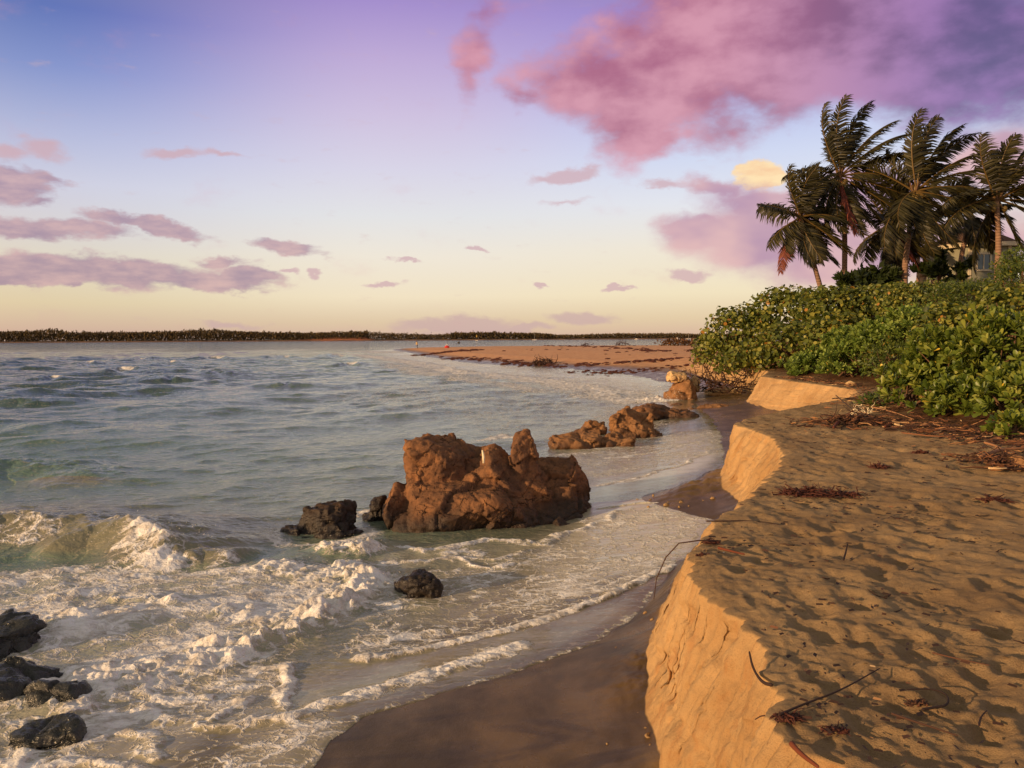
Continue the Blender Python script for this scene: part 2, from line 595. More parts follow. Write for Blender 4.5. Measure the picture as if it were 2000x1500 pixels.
def z_base(Y):
    return np.interp(Y, [-14, 40, 60, 80, 120, 170, 195, 206, 214], [.3, .3, .5, .75, .75, .6, .42, .2, -1.3])


def beach_z(x, Y):
    """smooth height of the beach and sea bed, seaward of the scarp foot"""
    b = base_x(Y); e = edge_x(Y); zb = z_base(Y)
    ze = np.minimum(0.13, zb - 0.05)
    g = np.maximum(b - e, 0.15)
    t = np.clip((b - x) / g, 0, 1)
    z1 = zb + (ze - zb) * t
    d = np.maximum(e - x, 0)
    sl = np.interp(Y, [0, 30, 60, 200], [0.075, 0.06, 0.045, 0.04])
    return np.where(x > e, z1, ze - sl * d - 0.004 * d * d * (d < 40) - (d >= 40) * 6.4)


def dune(x, Y):
    v = x - veg_x(Y)
    k = np.interp(Y, [0, 10, 14, 20, 30, 45, 58, 75], [2.2, 2.4, 2.6, 3.0, 3.4, 3.8, 3.0, 0.5])
    return k * sstep(-0.5, 11.0, v) + 0.03 * np.clip(v, 0, 60)


def top_z(x, Y):
    """smooth height of the upper sand and the dune behind it"""
    far = sstep(60, 90, Y)
    crest = np.where(Y > 60, far * 0.18 * sstep(0, 18, x - rim_x(Y)), 0)
    north = sstep(0, 26, (x - rim_x(Y)) * 0.6 + (212 - Y))      # the spit ends at its far side
    return z_rim(Y) + dune(x, Y) + crest


def ground_z(x, Y):
    """height of the sand at a point (scalar)"""
    x = float(x); Y = float(Y)
    b = float(base_x(Y)); r = float(rim_x(Y))
    if x <= b: return float(beach_z(np.array(x), np.array(Y)))
    if x < r: 
        t = (x - b) / (r - b)
        return float(z_base(Y) + (z_rim(Y) - z_base(Y)) * t)
    return float(top_z(np.array(x), np.array(Y)))


# rows of the sand sheet
Ys = np.concatenate([np.linspace(-14, 0.4, 16), np.geomspace(0.6, 2.6, 40), np.geomspace(2.65, 20, 760), np.geomspace(20.1, 60, 230), np.geomspace(60.4, 216, 200)]).astype(F32)
nL, nF, nT = 150, 84, 430
tl = np.linspace(1, 0, nL) ** 1.9
tf = np.linspace(0, 1, nF + 2)[1:-1]
tt_ = np.linspace(0, 1, nT) ** 1.55
Yc = Ys[:, None]
bx = base_x(Ys); rx_ = rim_x(Ys)
# small-scale raggedness of the rim and foot
rag = 0.055 * fbm(Ys * 2.3, Ys * 0 + 3.3, oct=5, gain=.6, seed=5) + 0.032 * perlin(Ys * 7, Ys * 0 + 1.1, seed=8) + .014 * perlin(Ys * 21, Ys * 0 + 2.1, seed=9)
near_k = np.interp(Ys, [0, 40, 70], [1, 1, 0])
rx_ = rx_ + rag * near_k * 1.6
bx = bx + 0.06 * fbm(Ys * 1.7, Ys * 0 + 9.3, oct=4, seed=15) * near_k
bx = np.minimum(bx, rx_ - 0.12)
# left part
spanL = np.interp(Ys, [-14, 5, 30, 60, 200], [9, 9, 20, 45, 90])[:, None]
XL = bx[:, None] - tl[None, :] * spanL
YL = np.broadcast_to(Yc, XL.shape)
ZL = beach_z(XL, YL)
gz_b = z_base(Ys)[:, None]
ZL = ZL + (0.008 * fbm(XL * 1.3, YL * 1.3, oct=4, seed=3) + 0.003 * perlin(XL * 14, YL * 5, seed=4)) * sstep(0.14, 0.26, ZL)
# slumped sand at the foot of the scarp
foot = np.exp(-np.maximum(bx[:, None] - XL, 0) / 0.16) * (0.10 * sstep(-.1, .5, fbm(YL * 1.4, YL * 0 + 2., oct=3, seed=33)) + 0.03)
lumps = 0.05 * billow(XL * 7, YL * 7, oct=3, seed=21)
ZL = ZL + foot * (0.8 + 3 * lumps) * near_k[:, None]
for (spx, spy, sr, sh) in ((1245, 1300, .26, .11), (1235, 1345, .2, .08), (1330, 955, .5, .10), (1368, 948, .42, .15), (1392, 930, .36, .18)):
    c = on_z(spx, spy, .3)
    g = np.exp(-((XL - c.x) ** 2 + (YL - c.y) ** 2) / sr ** 2)
    ZL = ZL + sh * g * (0.62 + .55 * billow(XL * 4, YL * 4, oct=3, seed=22))
# top
spanT = np.interp(Ys, [-14, 2, 10, 20, 60, 216], [14, 9, 20, 45, 100, 330])[:, None]
XT = rx_[:, None] + tt_[None, :] * spanT
YT = np.broadcast_to(Yc, XT.shape)
ZT = top_z(XT, YT)
dr = XT - rx_[:, None]
fade = np.interp(Ys, [0, 20, 45, 90], [1, 1, .6, .5])[:, None]
wx = XT + 0.12 * fbm(XT * 1.5, YT * 1.5, oct=2, seed=60); wy = YT + 0.12 * fbm(XT * 1.5, YT * 1.5, oct=2, seed=61)
hollow = fbm(wx * 2.6, wy * 2.1, oct=2, gain=.4, seed=51)
steps = -0.020 * sstep(.0, .6, hollow) + 0.012 * sstep(0.1, 0.6, -hollow)
steps = steps + 0.026 * fbm(wx * 5.2, wy * 4.6, oct=3, gain=.5, seed=52) + 0.03 * fbm(XT * 0.7, YT * 0.7, oct=2, seed=53) + 0.010 * fbm(XT * 16, YT * 16, oct=2, seed=54)
# a few clear footprints along the scarp
ft = np.random.default_rng(5)
for i in range(420):
    fy = ft.uniform(3.0, 13.5); fx = float(rim_x(fy)) + ft.uniform(.35, 5.0) * (0.3 + fy / 12)
    a = ft.uniform(-.5, .5); 
    rows = np.where(np.abs(Ys - fy) < .3)[0]
    sl = slice(rows[0], rows[-1] + 1)
    u = (XT[sl] - fx) * math.cos(a) - (YT[sl] - fy) * math.sin(a); w = (XT[sl] - fx) * math.sin(a) + (YT[sl] - fy) * math.cos(a)
    fs = ft.uniform(.7, 1.15) * (1 + max(0, fy - 6) * .05); q = np.sqrt((u / (.085 * fs)) ** 2 + (w / (.135 * fs)) ** 2)
    steps[sl] = steps[sl] + ft.uniform(.6, 1) * (-0.025 * np.exp(-q ** 4 * 0.6) + 0.010 * np.exp(-((q - 1.35) / .3) ** 2))
rough_k = sstep(0.0, 0.10, dr) * 0.8 + 0.2
ZT = ZT + steps * rough_k * fade
# crumbling rounded rim
ZT = ZT - 0.02 * np.exp(-dr / 0.03) * near_k[:, None] * (.7 + .8 * fbm(YT * 3, YT * 0 + 4, oct=3, seed=71))
# scarp face: leaning profile with a slight overhang at the rim, fluted and pitted
T = tf[None, :]
prof = T ** 1.0
zl = ZL[:, -1:]
zt = ZT[:, :1]
lean = T ** 0.85
soft = np.interp(Ys, [0, 50, 62], [0, 0, 1])[:, None]
lean = lean * (1 - soft) + T * soft
vert = T
vert = vert * (1 - soft) + (T * T * (3 - 2 * T)) * soft
XF = bx[:, None] + (rx_ - bx)[:, None] * lean
ZF = zl + (zt - zl) * vert
YF = np.broadcast_to(Yc, XF.shape)
env = np.minimum(1, np.sin(np.pi * np.clip(T, 0, 1)) * 2.2) ** 0.8 * (1 - .75 * sstep(.9, 1, T))
big = 0.13 * fbm(YF * 1.1, ZF * 0.9, oct=3, seed=41) + 0.055 * fbm(YF * 3.1 + ZF * 1.2, ZF * 1.3, oct=4, seed=42)
flute = 0.016 * billow((YF + 0.35 * ZF) * 4.5, ZF * 2.5, oct=3, seed=43) - 0.02 * sstep(.35, .7, perlin(YF * 8, ZF * 9, seed=44)) + 0.022 * fbm(YF * 11, ZF * 13, oct=5, gain=.6, seed=45) - .03 * sstep(.25, .5, perlin(YF * 3.5, ZF * 4, seed=47)) * sstep(.1, .4, perlin(YF * 17, ZF * 15, seed=48))
band = -0.03 * sstep(0.3, 0.6, perlin(ZF * 5 + 0.3 * YF, YF * 0.5, seed=46))
disp = (big * (1 + 1.1 * np.exp(-((YF - 12.8) / 2.4) ** 2)) + flute + band) * env * near_k[:, None]
slopeY = np.gradient(rx_, Ys)[:, None]
nrm = np.sqrt(1 + np.clip(slopeY, -3, 3) ** 2)
XF = XF - disp / nrm
YF = YF + np.clip(slopeY, -3, 3) * disp / nrm * 0.8
north = np.interp(XT, [-30, 5, 20, 60, 150], [0, 0, 0, 0, 0])
X = np.concatenate([XL, XF, XT], 1); Yg = np.concatenate([YL, YF, YT], 1); Z = np.concatenate([ZL, ZF, ZT], 1)
# wetness: sand wetted by the swash, everything below about 0.3 m near the sea
wet = np.zeros_like(Z)
wet[:, :nL] = 1 - sstep(0.25, 0.62, ZL - np.interp(Ys, [0, 50, 70, 120], [0.05, 0.05, 0.0, -.08])[:, None] + 0.1 * fbm(XL * .8, YL * .8, oct=3, seed=77))
face = np.zeros_like(Z); face[:, nL:nL + nF] = 1
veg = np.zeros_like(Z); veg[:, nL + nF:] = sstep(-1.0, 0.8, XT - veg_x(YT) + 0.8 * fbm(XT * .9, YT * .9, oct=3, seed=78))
spitm = np.broadcast_to(sstep(45, 75, Ys)[:, None], Z.shape)
V = np.stack([X, Yg, Z], -1).reshape(-1, 3)
sand_me = make_mesh('beach_sand', V, grid_faces(len(Ys), X.shape[1]), {'wet': wet, 'face': face, 'veg': veg, 'spit': spitm})

m_sand, N, B, OUT = new_mat('sand')
obc = N.n('ShaderNodeTexCoord').outputs['Object']
n1 = N.noise(obc, 1.4, 6, .6)
n2 = N.noise(obc, 26.0, 5, .7)
n3 = N.noise(obc, 130.0, 4, .75)
dry = N.mix(N.mr(n1, .3, .7), lin(146, 120, 88), lin(174, 146, 108))
dry = N.mix(N.m('MULTIPLY', N.mr(n2, .52, .72), .35), dry, lin(118, 88, 62))
fc = N.mix(N.mr(n1, .3, .7), lin(178, 142, 98), lin(204, 168, 120))
streak = N.noise(N.v('MULTIPLY', obc, (3.0, 3.0, 1.2)), 2.6, 5, .6)
fc = N.mix(N.m('MULTIPLY', N.mr(streak, .5, .72), .5), fc, lin(172, 120, 74))
pit = N.mr(N.voro(N.v('MULTIPLY', obc, (1., 1.4, 1.)), 9.0), 0.05, 0.11)
fc = N.mix(N.m('MULTIPLY', N.m('SUBTRACT', 1.0, pit), N.mr(N.noise(obc, 3.0, 2, .5), .52, .62)), fc, lin(96, 60, 36))
c = N.mix(N.attr('face'), dry, fc)
c = N.mix(N.attr('spit'), c, N.mix(N.mr(n1, .3, .7), lin(206, 150, 110), lin(226, 176, 132)))
wn = N.noise(N.v('MULTIPLY', obc, (1.0, 0.6, 1.0)), 1.6, 6, .62)
wetc = N.mix(N.mr(wn, .36, .66), lin(80, 63, 36), lin(118, 93, 54))
dk = N.noise(N.v('MULTIPLY', obc, (0.7, 2.2, 1.0)), 1.1, 4, .55, 0.8)
wetc = N.mix(N.m('MULTIPLY', N.mr(dk, .5, .68), .6), wetc, lin(48, 36, 28))
c = N.mix(N.attr('wet'), c, wetc)
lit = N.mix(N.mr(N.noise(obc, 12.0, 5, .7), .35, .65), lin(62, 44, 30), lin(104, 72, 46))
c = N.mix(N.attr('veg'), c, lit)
c = N.mix(N.m('MULTIPLY', N.mr(n3, .5, .72), .38), c, lin(70, 50, 36))
N.put(B.inputs['Base Color'], c)
N.put(B.inputs['Roughness'], N.m('SUBTRACT', 0.93, N.m('MULTIPLY', N.attr('wet'), N.mr(wn, .3, .7, .52, .70))))
N.put(B.inputs['Specular IOR Level'], N.m('ADD', 0.12, N.m('MULTIPLY', N.attr('wet'), 0.09)))
hh = N.m('ADD', N.m('MULTIPLY', n2, 0.55), N.m('MULTIPLY', n3, 0.34))
bm_ = bump(N, hh, 0.03, N.m('SUBTRACT', 0.9, N.m('MULTIPLY', N.attr('wet'), 0.6)))
N.put(B.inputs['Normal'], bm_)
sand = put_obj('sand', sand_me, m_sand)
tag(sand, kind='structure')

# sea bed and land under everything, out to the horizon
sb = MB()
sb.add([(-9000, -60, -6.8), (9000, -60, -6.8), (9000, 9000, -6.8), (-9000, 9000, -6.8)], [(0, 1, 2, 3)])
m_bed, N, B, OUT = new_mat('sea_bed')
N.put(B.inputs['Base Color'], N.mix(N.noise(N.n('ShaderNodeTexCoord').outputs['Object'], .02, 4), lin(70, 74, 60), lin(96, 92, 70)))
B.inputs['Roughness'].default_value = 0.9
tag(sb.build('seabed', m_bed), kind='structure')

# ------------------------------------------------------------------ the sea
def W0(lst, z=0.0):
    return [on_z(a, b, z) for a, b in lst]


wr = np.concatenate([np.linspace(-14, 1.5, 12), np.geomspace(1.7, 4.0, 60), np.geomspace(4.02, 22, 900), np.geomspace(22.1, 120, 420), np.geomspace(121, 5200, 200)]).astype(F32)
ta = np.concatenate([np.linspace(-2.6, -.75, 40), np.linspace(-.745, .36, 860), np.linspace(.364, .8, 100), np.linspace(.82, 2.6, 20)]).astype(F32)
WX = ta[None, :] * np.maximum(wr, 3.2)[:, None]
WY = np.broadcast_to(wr[:, None], WX.shape).copy()
cell = np.maximum(np.gradient(wr), 0.012)[:, None] * 0.8
shore = edge_x(WY) - WX                                # >0 seaward
shore_s = shore / np.sqrt(1 + np.clip(np.gradient(edge_x(wr), wr), -3, 3) ** 2)[:, None]
off = np.where(WY > 200, 60, shore_s)
damp = sstep(0.5, 16, off) * 0.85 + sstep(10, 50, off) * 0.5
damp_s = sstep(0.2, 5, off) * (1 - .35 * sstep(0, 20, 20 - off))
calm = 0.55 + 0.45 * sstep(-.2, .4, fbm(WX * .06, WY * .035, oct=2, seed=90))
zs = np.zeros_like(WX)
wrng = np.random.default_rng(3)
lams = [11, 8, 6.2, 4.7, 3.6, 2.8, 2.1, 1.6, 1.25, .95, .7, .5, .36, .26]
for i, lam in enumerate(lams):
    for j in range(2):
        th = math.radians(-58 + wrng.normal(0, 30))        # travel direction, towards the right and the camera
        k = 2 * math.pi / lam
        ph = wrng.uniform(0, 6.28)
        arg = k * (WX * math.cos(th) + WY * math.sin(th)) + ph + 1.6 * fbm(WX / lam * .35 + i, WY / lam * .35 + j * 7, oct=2, seed=100 + i * 2 + j)
        amp = lam * (0.0125 if lam > 3.7 else 0.0190)
        lod = sstep(2.2, 5.0, lam / cell)
        g = np.clip(0.5 + 0.9 * fbm(WX / lam * .23 + 3, WY / lam * .23 + j, oct=1, seed=140 + i * 2 + j), 0.1, 1.4)
        zs += (amp * lod * g * (damp if lam > 3.7 else damp_s)) * (np.exp(1.1 * (np.sin(arg) - 1)) * 2 - 0.75)
zs = zs * calm

F = np.zeros_like(WX)          # foam density
HB = np.zeros_like(WX)         # foam body height
CH = np.zeros_like(WX)         # wave crests


def near(pts, m):
    xs = [p[0] for p in pts]; ys = [p[1] for p in pts]
    k = (WX > min(xs) - m) & (WX < max(xs) + m) & (WY > min(ys) - m) & (WY < max(ys) + m)
    r = np.where(k.any(1))[0]; c = np.where(k.any(0))[0]
    if not len(r) or not len(c): return None
    return (slice(r[0], r[-1] + 1), slice(c[0], c[-1] + 1))


def foam_line(px, w, f, h=0.0, z=0.0, hn=None, wig=0.15, wsc=1.5, seed=0, sides=(1, 1), ends=0.12):
    pts = W0(px, z)
    s = near(pts, w * 4 + .6)
    if s is None: return
    x = WX[s] + wig * fbm(WX[s] * wsc, WY[s] * wsc, oct=3, seed=200 + seed); y = WY[s] + wig * fbm(WX[s] * wsc + 9, WY[s] * wsc, oct=3, seed=201 + seed)
    d, sd, t = polydist(x, y, pts)
    e = sstep(0, ends, t) * (1 - sstep(1 - ends, 1, t)) if ends > 0 else 1.0
    ww = np.where(sd > 0, w * sides[0], w * sides[1])
    g = np.exp(-(d / ww) ** 2) * e
    F[s] = np.maximum(F[s], f * g)
    if h: HB[s] = np.maximum(HB[s], h * np.exp(-(d / (ww * 1.05)) ** 2) * e)


def foam_area(px, f, soft=0.5, z=0.0, nz=0.5, nsc=0.7, seed=0):
    pts = W0(px, z)
    s = near(pts, soft * 2 + .5)
    if s is None: return
    d, _, _ = polydist(WX[s], WY[s], pts, closed=True)
    ins = inpoly(WX[s], WY[s], pts)
    sd = np.where(ins, d, -d) + nz * fbm(WX[s] * nsc, WY[s] * nsc, oct=4, seed=300 + seed)
    F[s] = np.maximum(F[s], f * sstep(-soft, soft, sd) * (1 + 0.5 * fbm(WX[s] * nsc * 1.3, WY[s] * nsc * 1.3, oct=3, seed=320 + seed)))


def crest(px, h, wf, wb, z=0.0, ends=0.25, seed=0):
    """breaking crest: steep front on the camera side (right of travel, left to right), long back"""
    pts = W0(px, z)
    s = near(pts, wb * 3)
    if s is None: return
    x = WX[s] + .12 * fbm(WX[s] * 1.1, WY[s] * 1.1, oct=2, seed=400 + seed); y = WY[s] + .2 * fbm(WX[s] * 1.1 + 5, WY[s] * 1.1, oct=2, seed=401 + seed)
    d, sd, t = polydist(x, y, pts)
    e = sstep(0, ends, t) * (1 - sstep(1 - ends, 1, t))
    w = np.where(sd > 0, wb, wf)
    CH[s] = np.maximum(CH[s], h * e * np.exp(-(d / w) ** 1.6))


# -- breaking waves and the turbulent bore on the left
crest([(-360, 1085), (-160, 1072), (-40, 1062), (60, 1056), (120, 1058), (180, 1072)], .30, .5, 1.5, ends=.22, seed=1)
crest([(40, 1096), (120, 1080), (190, 1068), (250, 1070), (310, 1088), (360, 1116)], .33, .42, 1.3, ends=.3, seed=2)
crest([(340, 1110), (400, 1093), (480, 1102)], .15, .25, .5, seed=3)
crest([(-120, 960), (0, 930), (130, 930), (230, 955)], .22, .8, 1.6, seed=4)
crest([(150, 800), (300, 806), (420, 800)], .12, 1.0, 1.6, seed=5)
crest([(-40, 830), (60, 838), (160, 850)], .13, 1.0, 1.6, seed=6)
foam_line([(-160, 1068), (-40, 1060), (60, 1054), (120, 1056)], .2, .95, .05, seed=1)
foam_line([(-40, 1075), (40, 1068), (100, 1075)], .25, .62, .02, seed=15, wig=.3)
foam_line([(185, 1062), (245, 1062), (290, 1080), (335, 1108), (350, 1120)], .2, 1.2, .10, seed=2, ends=.08)
foam_line([(240, 1085), (300, 1105), (330, 1125)], .25, .9, .06, seed=5)
foam_line([(340, 1108), (400, 1095), (480, 1106)], .1, .6, .02, seed=3)
# main bore: splash by the dark rock, down to the lower left
foam_line([(610, 1092), (660, 1078), (700, 1080), (740, 1092)], .26, 1.6, .30, seed=4, wig=.1, ends=.2)
foam_line([(640, 1110), (690, 1120), (722, 1150)], .3, 1.5, .22, seed=41, wig=.15, ends=.2)
foam_line([(722, 1118), (712, 1160), (650, 1200), (560, 1235), (480, 1262), (420, 1290)], .3, 1.45, .23, seed=6, wig=.26, sides=(.75, 1.1), ends=.08)
foam_line([(500, 1110), (560, 1120), (640, 1140), (690, 1150)], .3, 1.2, .13, seed=7, wig=.25)
foam_line([(480, 1262), (380, 1300), (280, 1320), (180, 1330), (90, 1340)], .3, 1.3, .17, seed=8, wig=.3)
foam_line([(90, 1330), (140, 1372), (180, 1395)], .25, 1.2, .14, seed=9, wig=.2)
foam_line([(430, 1190), (520, 1205), (600, 1190)], .22, 1.1, .12, seed=10, wig=.2)
foam_line([(200, 1180), (260, 1168), (330, 1190)], .22, 1.2, .12, seed=11, wig=.2)
foam_line([(60, 1225), (140, 1215), (210, 1195), (300, 1200)], .22, 1.1, .09, seed=12, wig=.3)
foam_line([(0, 1180), (120, 1165), (240, 1130), (330, 1140)], .3, .95, .05, seed=13, wig=.3)
foam_line([(360, 1120), (460, 1125), (560, 1110)], .18, .8, .04, seed=14)
foam_area([(-200, 1130), (120, 1115), (340, 1105), (520, 1120), (640, 1110), (740, 1140), (690, 1210), (540, 1270), (420, 1320), (320, 1390), (160, 1400), (60, 1360), (-200, 1290)], .72, soft=.35, seed=1)
foam_area([(150, 1395), (330, 1330), (500, 1290), (560, 1310), (480, 1370), (420, 1420), (300, 1500), (100, 1520)], .74, soft=.25, seed=2)
foam_area([(-200, 1290), (40, 1300), (80, 1360), (140, 1420), (160, 1530), (-250, 1600)], .62, soft=.3, seed=3)
foam_area([(430, 1420), (300, 1500), (250, 1600), (600, 1600), (650, 1500), (630, 1440)], .5, soft=.25, seed=4, nsc=1.2)
for k, ln in enumerate([[(480, 1300), (555, 1292), (568, 1315), (548, 1352), (556, 1385), (540, 1412)], [(430, 1415), (470, 1422), (530, 1418), (620, 1395), (720, 1362), (840, 1325), (960, 1284), (1040, 1262)],
                        [(250, 1372), (330, 1400), (420, 1402), (470, 1375), (478, 1345)], [(150, 1450), (220, 1420), (300, 1432), (290, 1465), (320, 1490)],
                        [(60, 1500), (130, 1478), (250, 1500), (330, 1540)], [(390, 1388), (400, 1415), (460, 1428)], [(270, 1345), (340, 1362), (420, 1350)],
                        [(-60, 1420), (20, 1402), (60, 1425), (40, 1470), (10, 1510)]]):
    foam_line(ln, .085 if k != 1 else .13, 1.25 if k != 1 else 1.7, .022, z=.05, seed=20 + k, wig=.10, wsc=2.5, ends=.05)
# front foam line right of the small dark boulder and the lace behind it
foam_line([(676, 1272), (720, 1270), (800, 1257), (900, 1240), (1000, 1222), (1100, 1198), (1200, 1162), (1290, 1124), (1330, 1108)], .055, 1.5, .026, z=.1, seed=30, wig=.05, wsc=3, ends=.02, sides=(2.2, .8))
foam_area([(660, 1270), (800, 1257), (1000, 1222), (1200, 1162), (1345, 1105), (1330, 1080), (1200, 1085), (1050, 1120), (950, 1170), (800, 1215), (700, 1220)], .62, soft=.2, z=.08, nsc=1.3, nz=.25, seed=5)
foam_area([(700, 1160), (800, 1120), (1000, 1075), (1200, 1010), (1400, 1000), (1350, 1090), (1200, 1150), (1000, 1200), (850, 1225), (700, 1260)], .42, soft=.3, z=.05, nsc=1.0, seed=6)
foam_line([(740, 1062), (830, 1078), (900, 1070), (960, 1055), (1060, 1062), (1150, 1030), (1240, 1000)], .10, 1.1, .04, seed=31, wig=.2)
foam_line([(700, 1100), (800, 1100), (870, 1090), (960, 1095), (1060, 1070)], .12, .9, .03, seed=32, wig=.25)
foam_line([(890, 1085), (920, 1105), (960, 1110), (1010, 1100)], .06, 1.1, .02, seed=33, wig=.1)
foam_line([(1160, 990), (1250, 985), (1330, 988), (1405, 998)], .05, 1.0, .012, z=.1, seed=34, wig=.05, ends=.05)
foam_area([(1060, 1075), (1150, 1000), (1300, 985), (1400, 998), (1380, 1040), (1335, 1100), (1200, 1090)], .36, soft=.2, z=.1, nsc=1.4, seed=7)
foam_line([(1020, 1125), (1160, 1092), (1280, 1085), (1340, 1082)], .12, .8, .012, z=.1, seed=35, wig=.2)
foam_line([(690, 1010), (740, 990), (760, 1010)], .15, .8, .04, seed=36)
# between the rocks and the second cove
foam_area([(1060, 900), (1150, 870), (1300, 850), (1420, 845), (1400, 900), (1250, 920), (1150, 935)], .36, soft=.3, nsc=.9, seed=8)
foam_line([(1150, 950), (1250, 930), (1330, 912), (1400, 880)], .08, .9, .01, seed=37, wig=.2, z=.05)
foam_line([(1150, 895), (1260, 885), (1380, 862)], .12, .75, .01, seed=38, wig=.3, z=.05)
foam_line([(930, 868), (985, 852), (1010, 862)], .3, .9, .06, seed=39)
foam_area([(1080, 860), (1190, 790), (1240, 790), (1330, 810), (1280, 850), (1100, 880)], .34, soft=.5, nsc=.7, seed=9)
# white water along the spit
foam_line([(690, 692), (750, 700), (830, 712), (900, 728), (1000, 738), (1080, 745), (1150, 757), (1220, 775), (1290, 795)], 1.5, 1.15, .12, seed=50, wig=1.5, wsc=.3, sides=(1, 1.3), ends=.03)
foam_line([(740, 707), (820, 726), (920, 745), (1010, 755), (1090, 768), (1180, 780)], 1.8, .62, .10, seed=51, wig=2, wsc=.3)
foam_line([(640, 688), (720, 687), (790, 690)], 4, 1.3, .3, seed=52, wig=3, wsc=.1)
foam_line([(1240, 790), (1280, 782), (1310, 790)], .55, 1.4, .32, seed=53, wig=.3, ends=.2)
foam_area([(780, 690), (840, 696), (900, 706), (1000, 716), (1100, 726), (1220, 744), (1300, 760), (1310, 785), (1200, 772), (1000, 745), (880, 735), (760, 706)], .30, soft=2.0, nsc=.15, nz=2, seed=10)
foam_area([(640, 770), (820, 745), (1000, 765), (1180, 790), (1150, 830), (980, 850), (800, 800)], .20, soft=2, nsc=.25, nz=2, seed=11)
# whitecaps offshore
for k, (a, b, w, hh_) in enumerate([(242, 726, 22, .3), (275, 703, 14, .25), (415, 701, 20, .25), (545, 698, 20, .25), (650, 696, 24, .25), (170, 712, 12, .2), (330, 712, 10, .2), (100, 742, 14, .2), (430, 735, 14, .18), (560, 755, 12, .15), (680, 715, 16, .2), (40, 790, 20, .18), (330, 745, 12, .15)]):
    crest([(a - w * 2.0, b + 4), (a - w * .5, b), (a + w, b), (a + w * 1.6, b + 3)], hh_ * 1.5, .5, 1.6, seed=10 + k)
    if hh_ >= .2: foam_line([(a - w * .35, b), (a + w * .6, b), (a + w, b + 1)], .45, 1.0, hh_ * .4, seed=60 + k, wig=.4, wsc=.7)

MILK_SHEEN = np.zeros_like(WX)  # pale foam wash, plus sky reflection painted as colour in cove and spit
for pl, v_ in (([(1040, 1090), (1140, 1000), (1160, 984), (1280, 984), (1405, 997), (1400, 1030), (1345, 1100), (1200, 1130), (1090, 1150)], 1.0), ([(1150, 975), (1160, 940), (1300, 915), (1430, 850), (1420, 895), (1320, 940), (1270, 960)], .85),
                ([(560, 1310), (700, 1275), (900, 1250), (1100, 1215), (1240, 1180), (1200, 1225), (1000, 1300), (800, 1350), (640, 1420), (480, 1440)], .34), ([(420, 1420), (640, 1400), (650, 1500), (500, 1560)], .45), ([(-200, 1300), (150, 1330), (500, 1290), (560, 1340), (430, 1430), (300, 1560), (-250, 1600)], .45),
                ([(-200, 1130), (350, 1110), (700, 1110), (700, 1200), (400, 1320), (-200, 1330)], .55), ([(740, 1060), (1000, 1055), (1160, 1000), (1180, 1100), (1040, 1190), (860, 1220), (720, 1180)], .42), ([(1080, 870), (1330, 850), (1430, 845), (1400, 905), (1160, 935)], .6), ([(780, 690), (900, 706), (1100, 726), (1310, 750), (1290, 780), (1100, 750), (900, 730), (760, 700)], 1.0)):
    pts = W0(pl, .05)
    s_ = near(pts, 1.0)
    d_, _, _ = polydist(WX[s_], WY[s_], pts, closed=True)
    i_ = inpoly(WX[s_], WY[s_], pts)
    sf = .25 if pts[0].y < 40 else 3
    MILK_SHEEN[s_] = np.maximum(MILK_SHEEN[s_], v_ * sstep(-sf, sf, np.where(i_, d_, -d_) + sf * fbm(WX[s_] / sf * .3, WY[s_] / sf * .3, oct=3, seed=900)))
# foam wraps round the rocks
for (a, b, r) in ((620, 1052, .75), (830, 1170, .62), (905, 1092, .2)):
    c = on_z(a, b, 0)
    q = np.hypot(WX - c.x, (WY - c.y - .2) * 1.2)
    F = np.maximum(F, .72 * np.exp(-((q - r) / .16) ** 2))
CH = np.minimum(CH, .6)
lod_f = sstep(1.0, 3.0, 0.12 / cell)
bl = billow(WX * 2.2, WY * 2.2, CH * 2, oct=5, gain=.55, seed=500)
puff = billow(WX * 3.4 + 3, WY * 3.4, oct=3, gain=.45, seed=510) * 2.4 - .25
fine = fbm(WX * 9, WY * 9, oct=4, gain=.6, seed=520)
hbm = sstep(-.25, .45, fbm(WX * 1.3, WY * 1.3, oct=3, seed=515))
HB = HB * (.42 + .40 * hbm)
ZB = HB * (0.36 + 0.5 * np.clip(puff, -.4, 1.1) + .10 * fine * lod_f)
dens_h = sstep(.35, .9, F) * (0.006 + 0.024 * np.clip(F - .6, 0, 1)) * (.5 + puff * .6 + .1 * fine) * lod_f
CHn = CH * (1 + .22 * fbm(WX * 1.6, WY * 1.6, oct=4, seed=530)) + .05 * sstep(.05, .3, CH) * fbm(WX * 3.2 - WY, WY * 3.2, oct=3, seed=531)
lacebias = fbm(WX * 1.1, WY * 1.4, oct=4, gain=.55, seed=540)
patch = sstep(-.35, .35, fbm((WX * .8 + WY * .45) * .8, (WY * .8 - WX * .45) * 1.9, oct=4, gain=.55, seed=541))
F = np.where(WY < 22, F * (.42 + .75 * patch), F)
F = np.clip(F + .16 * lacebias * (F > .05), 0, 1.7)
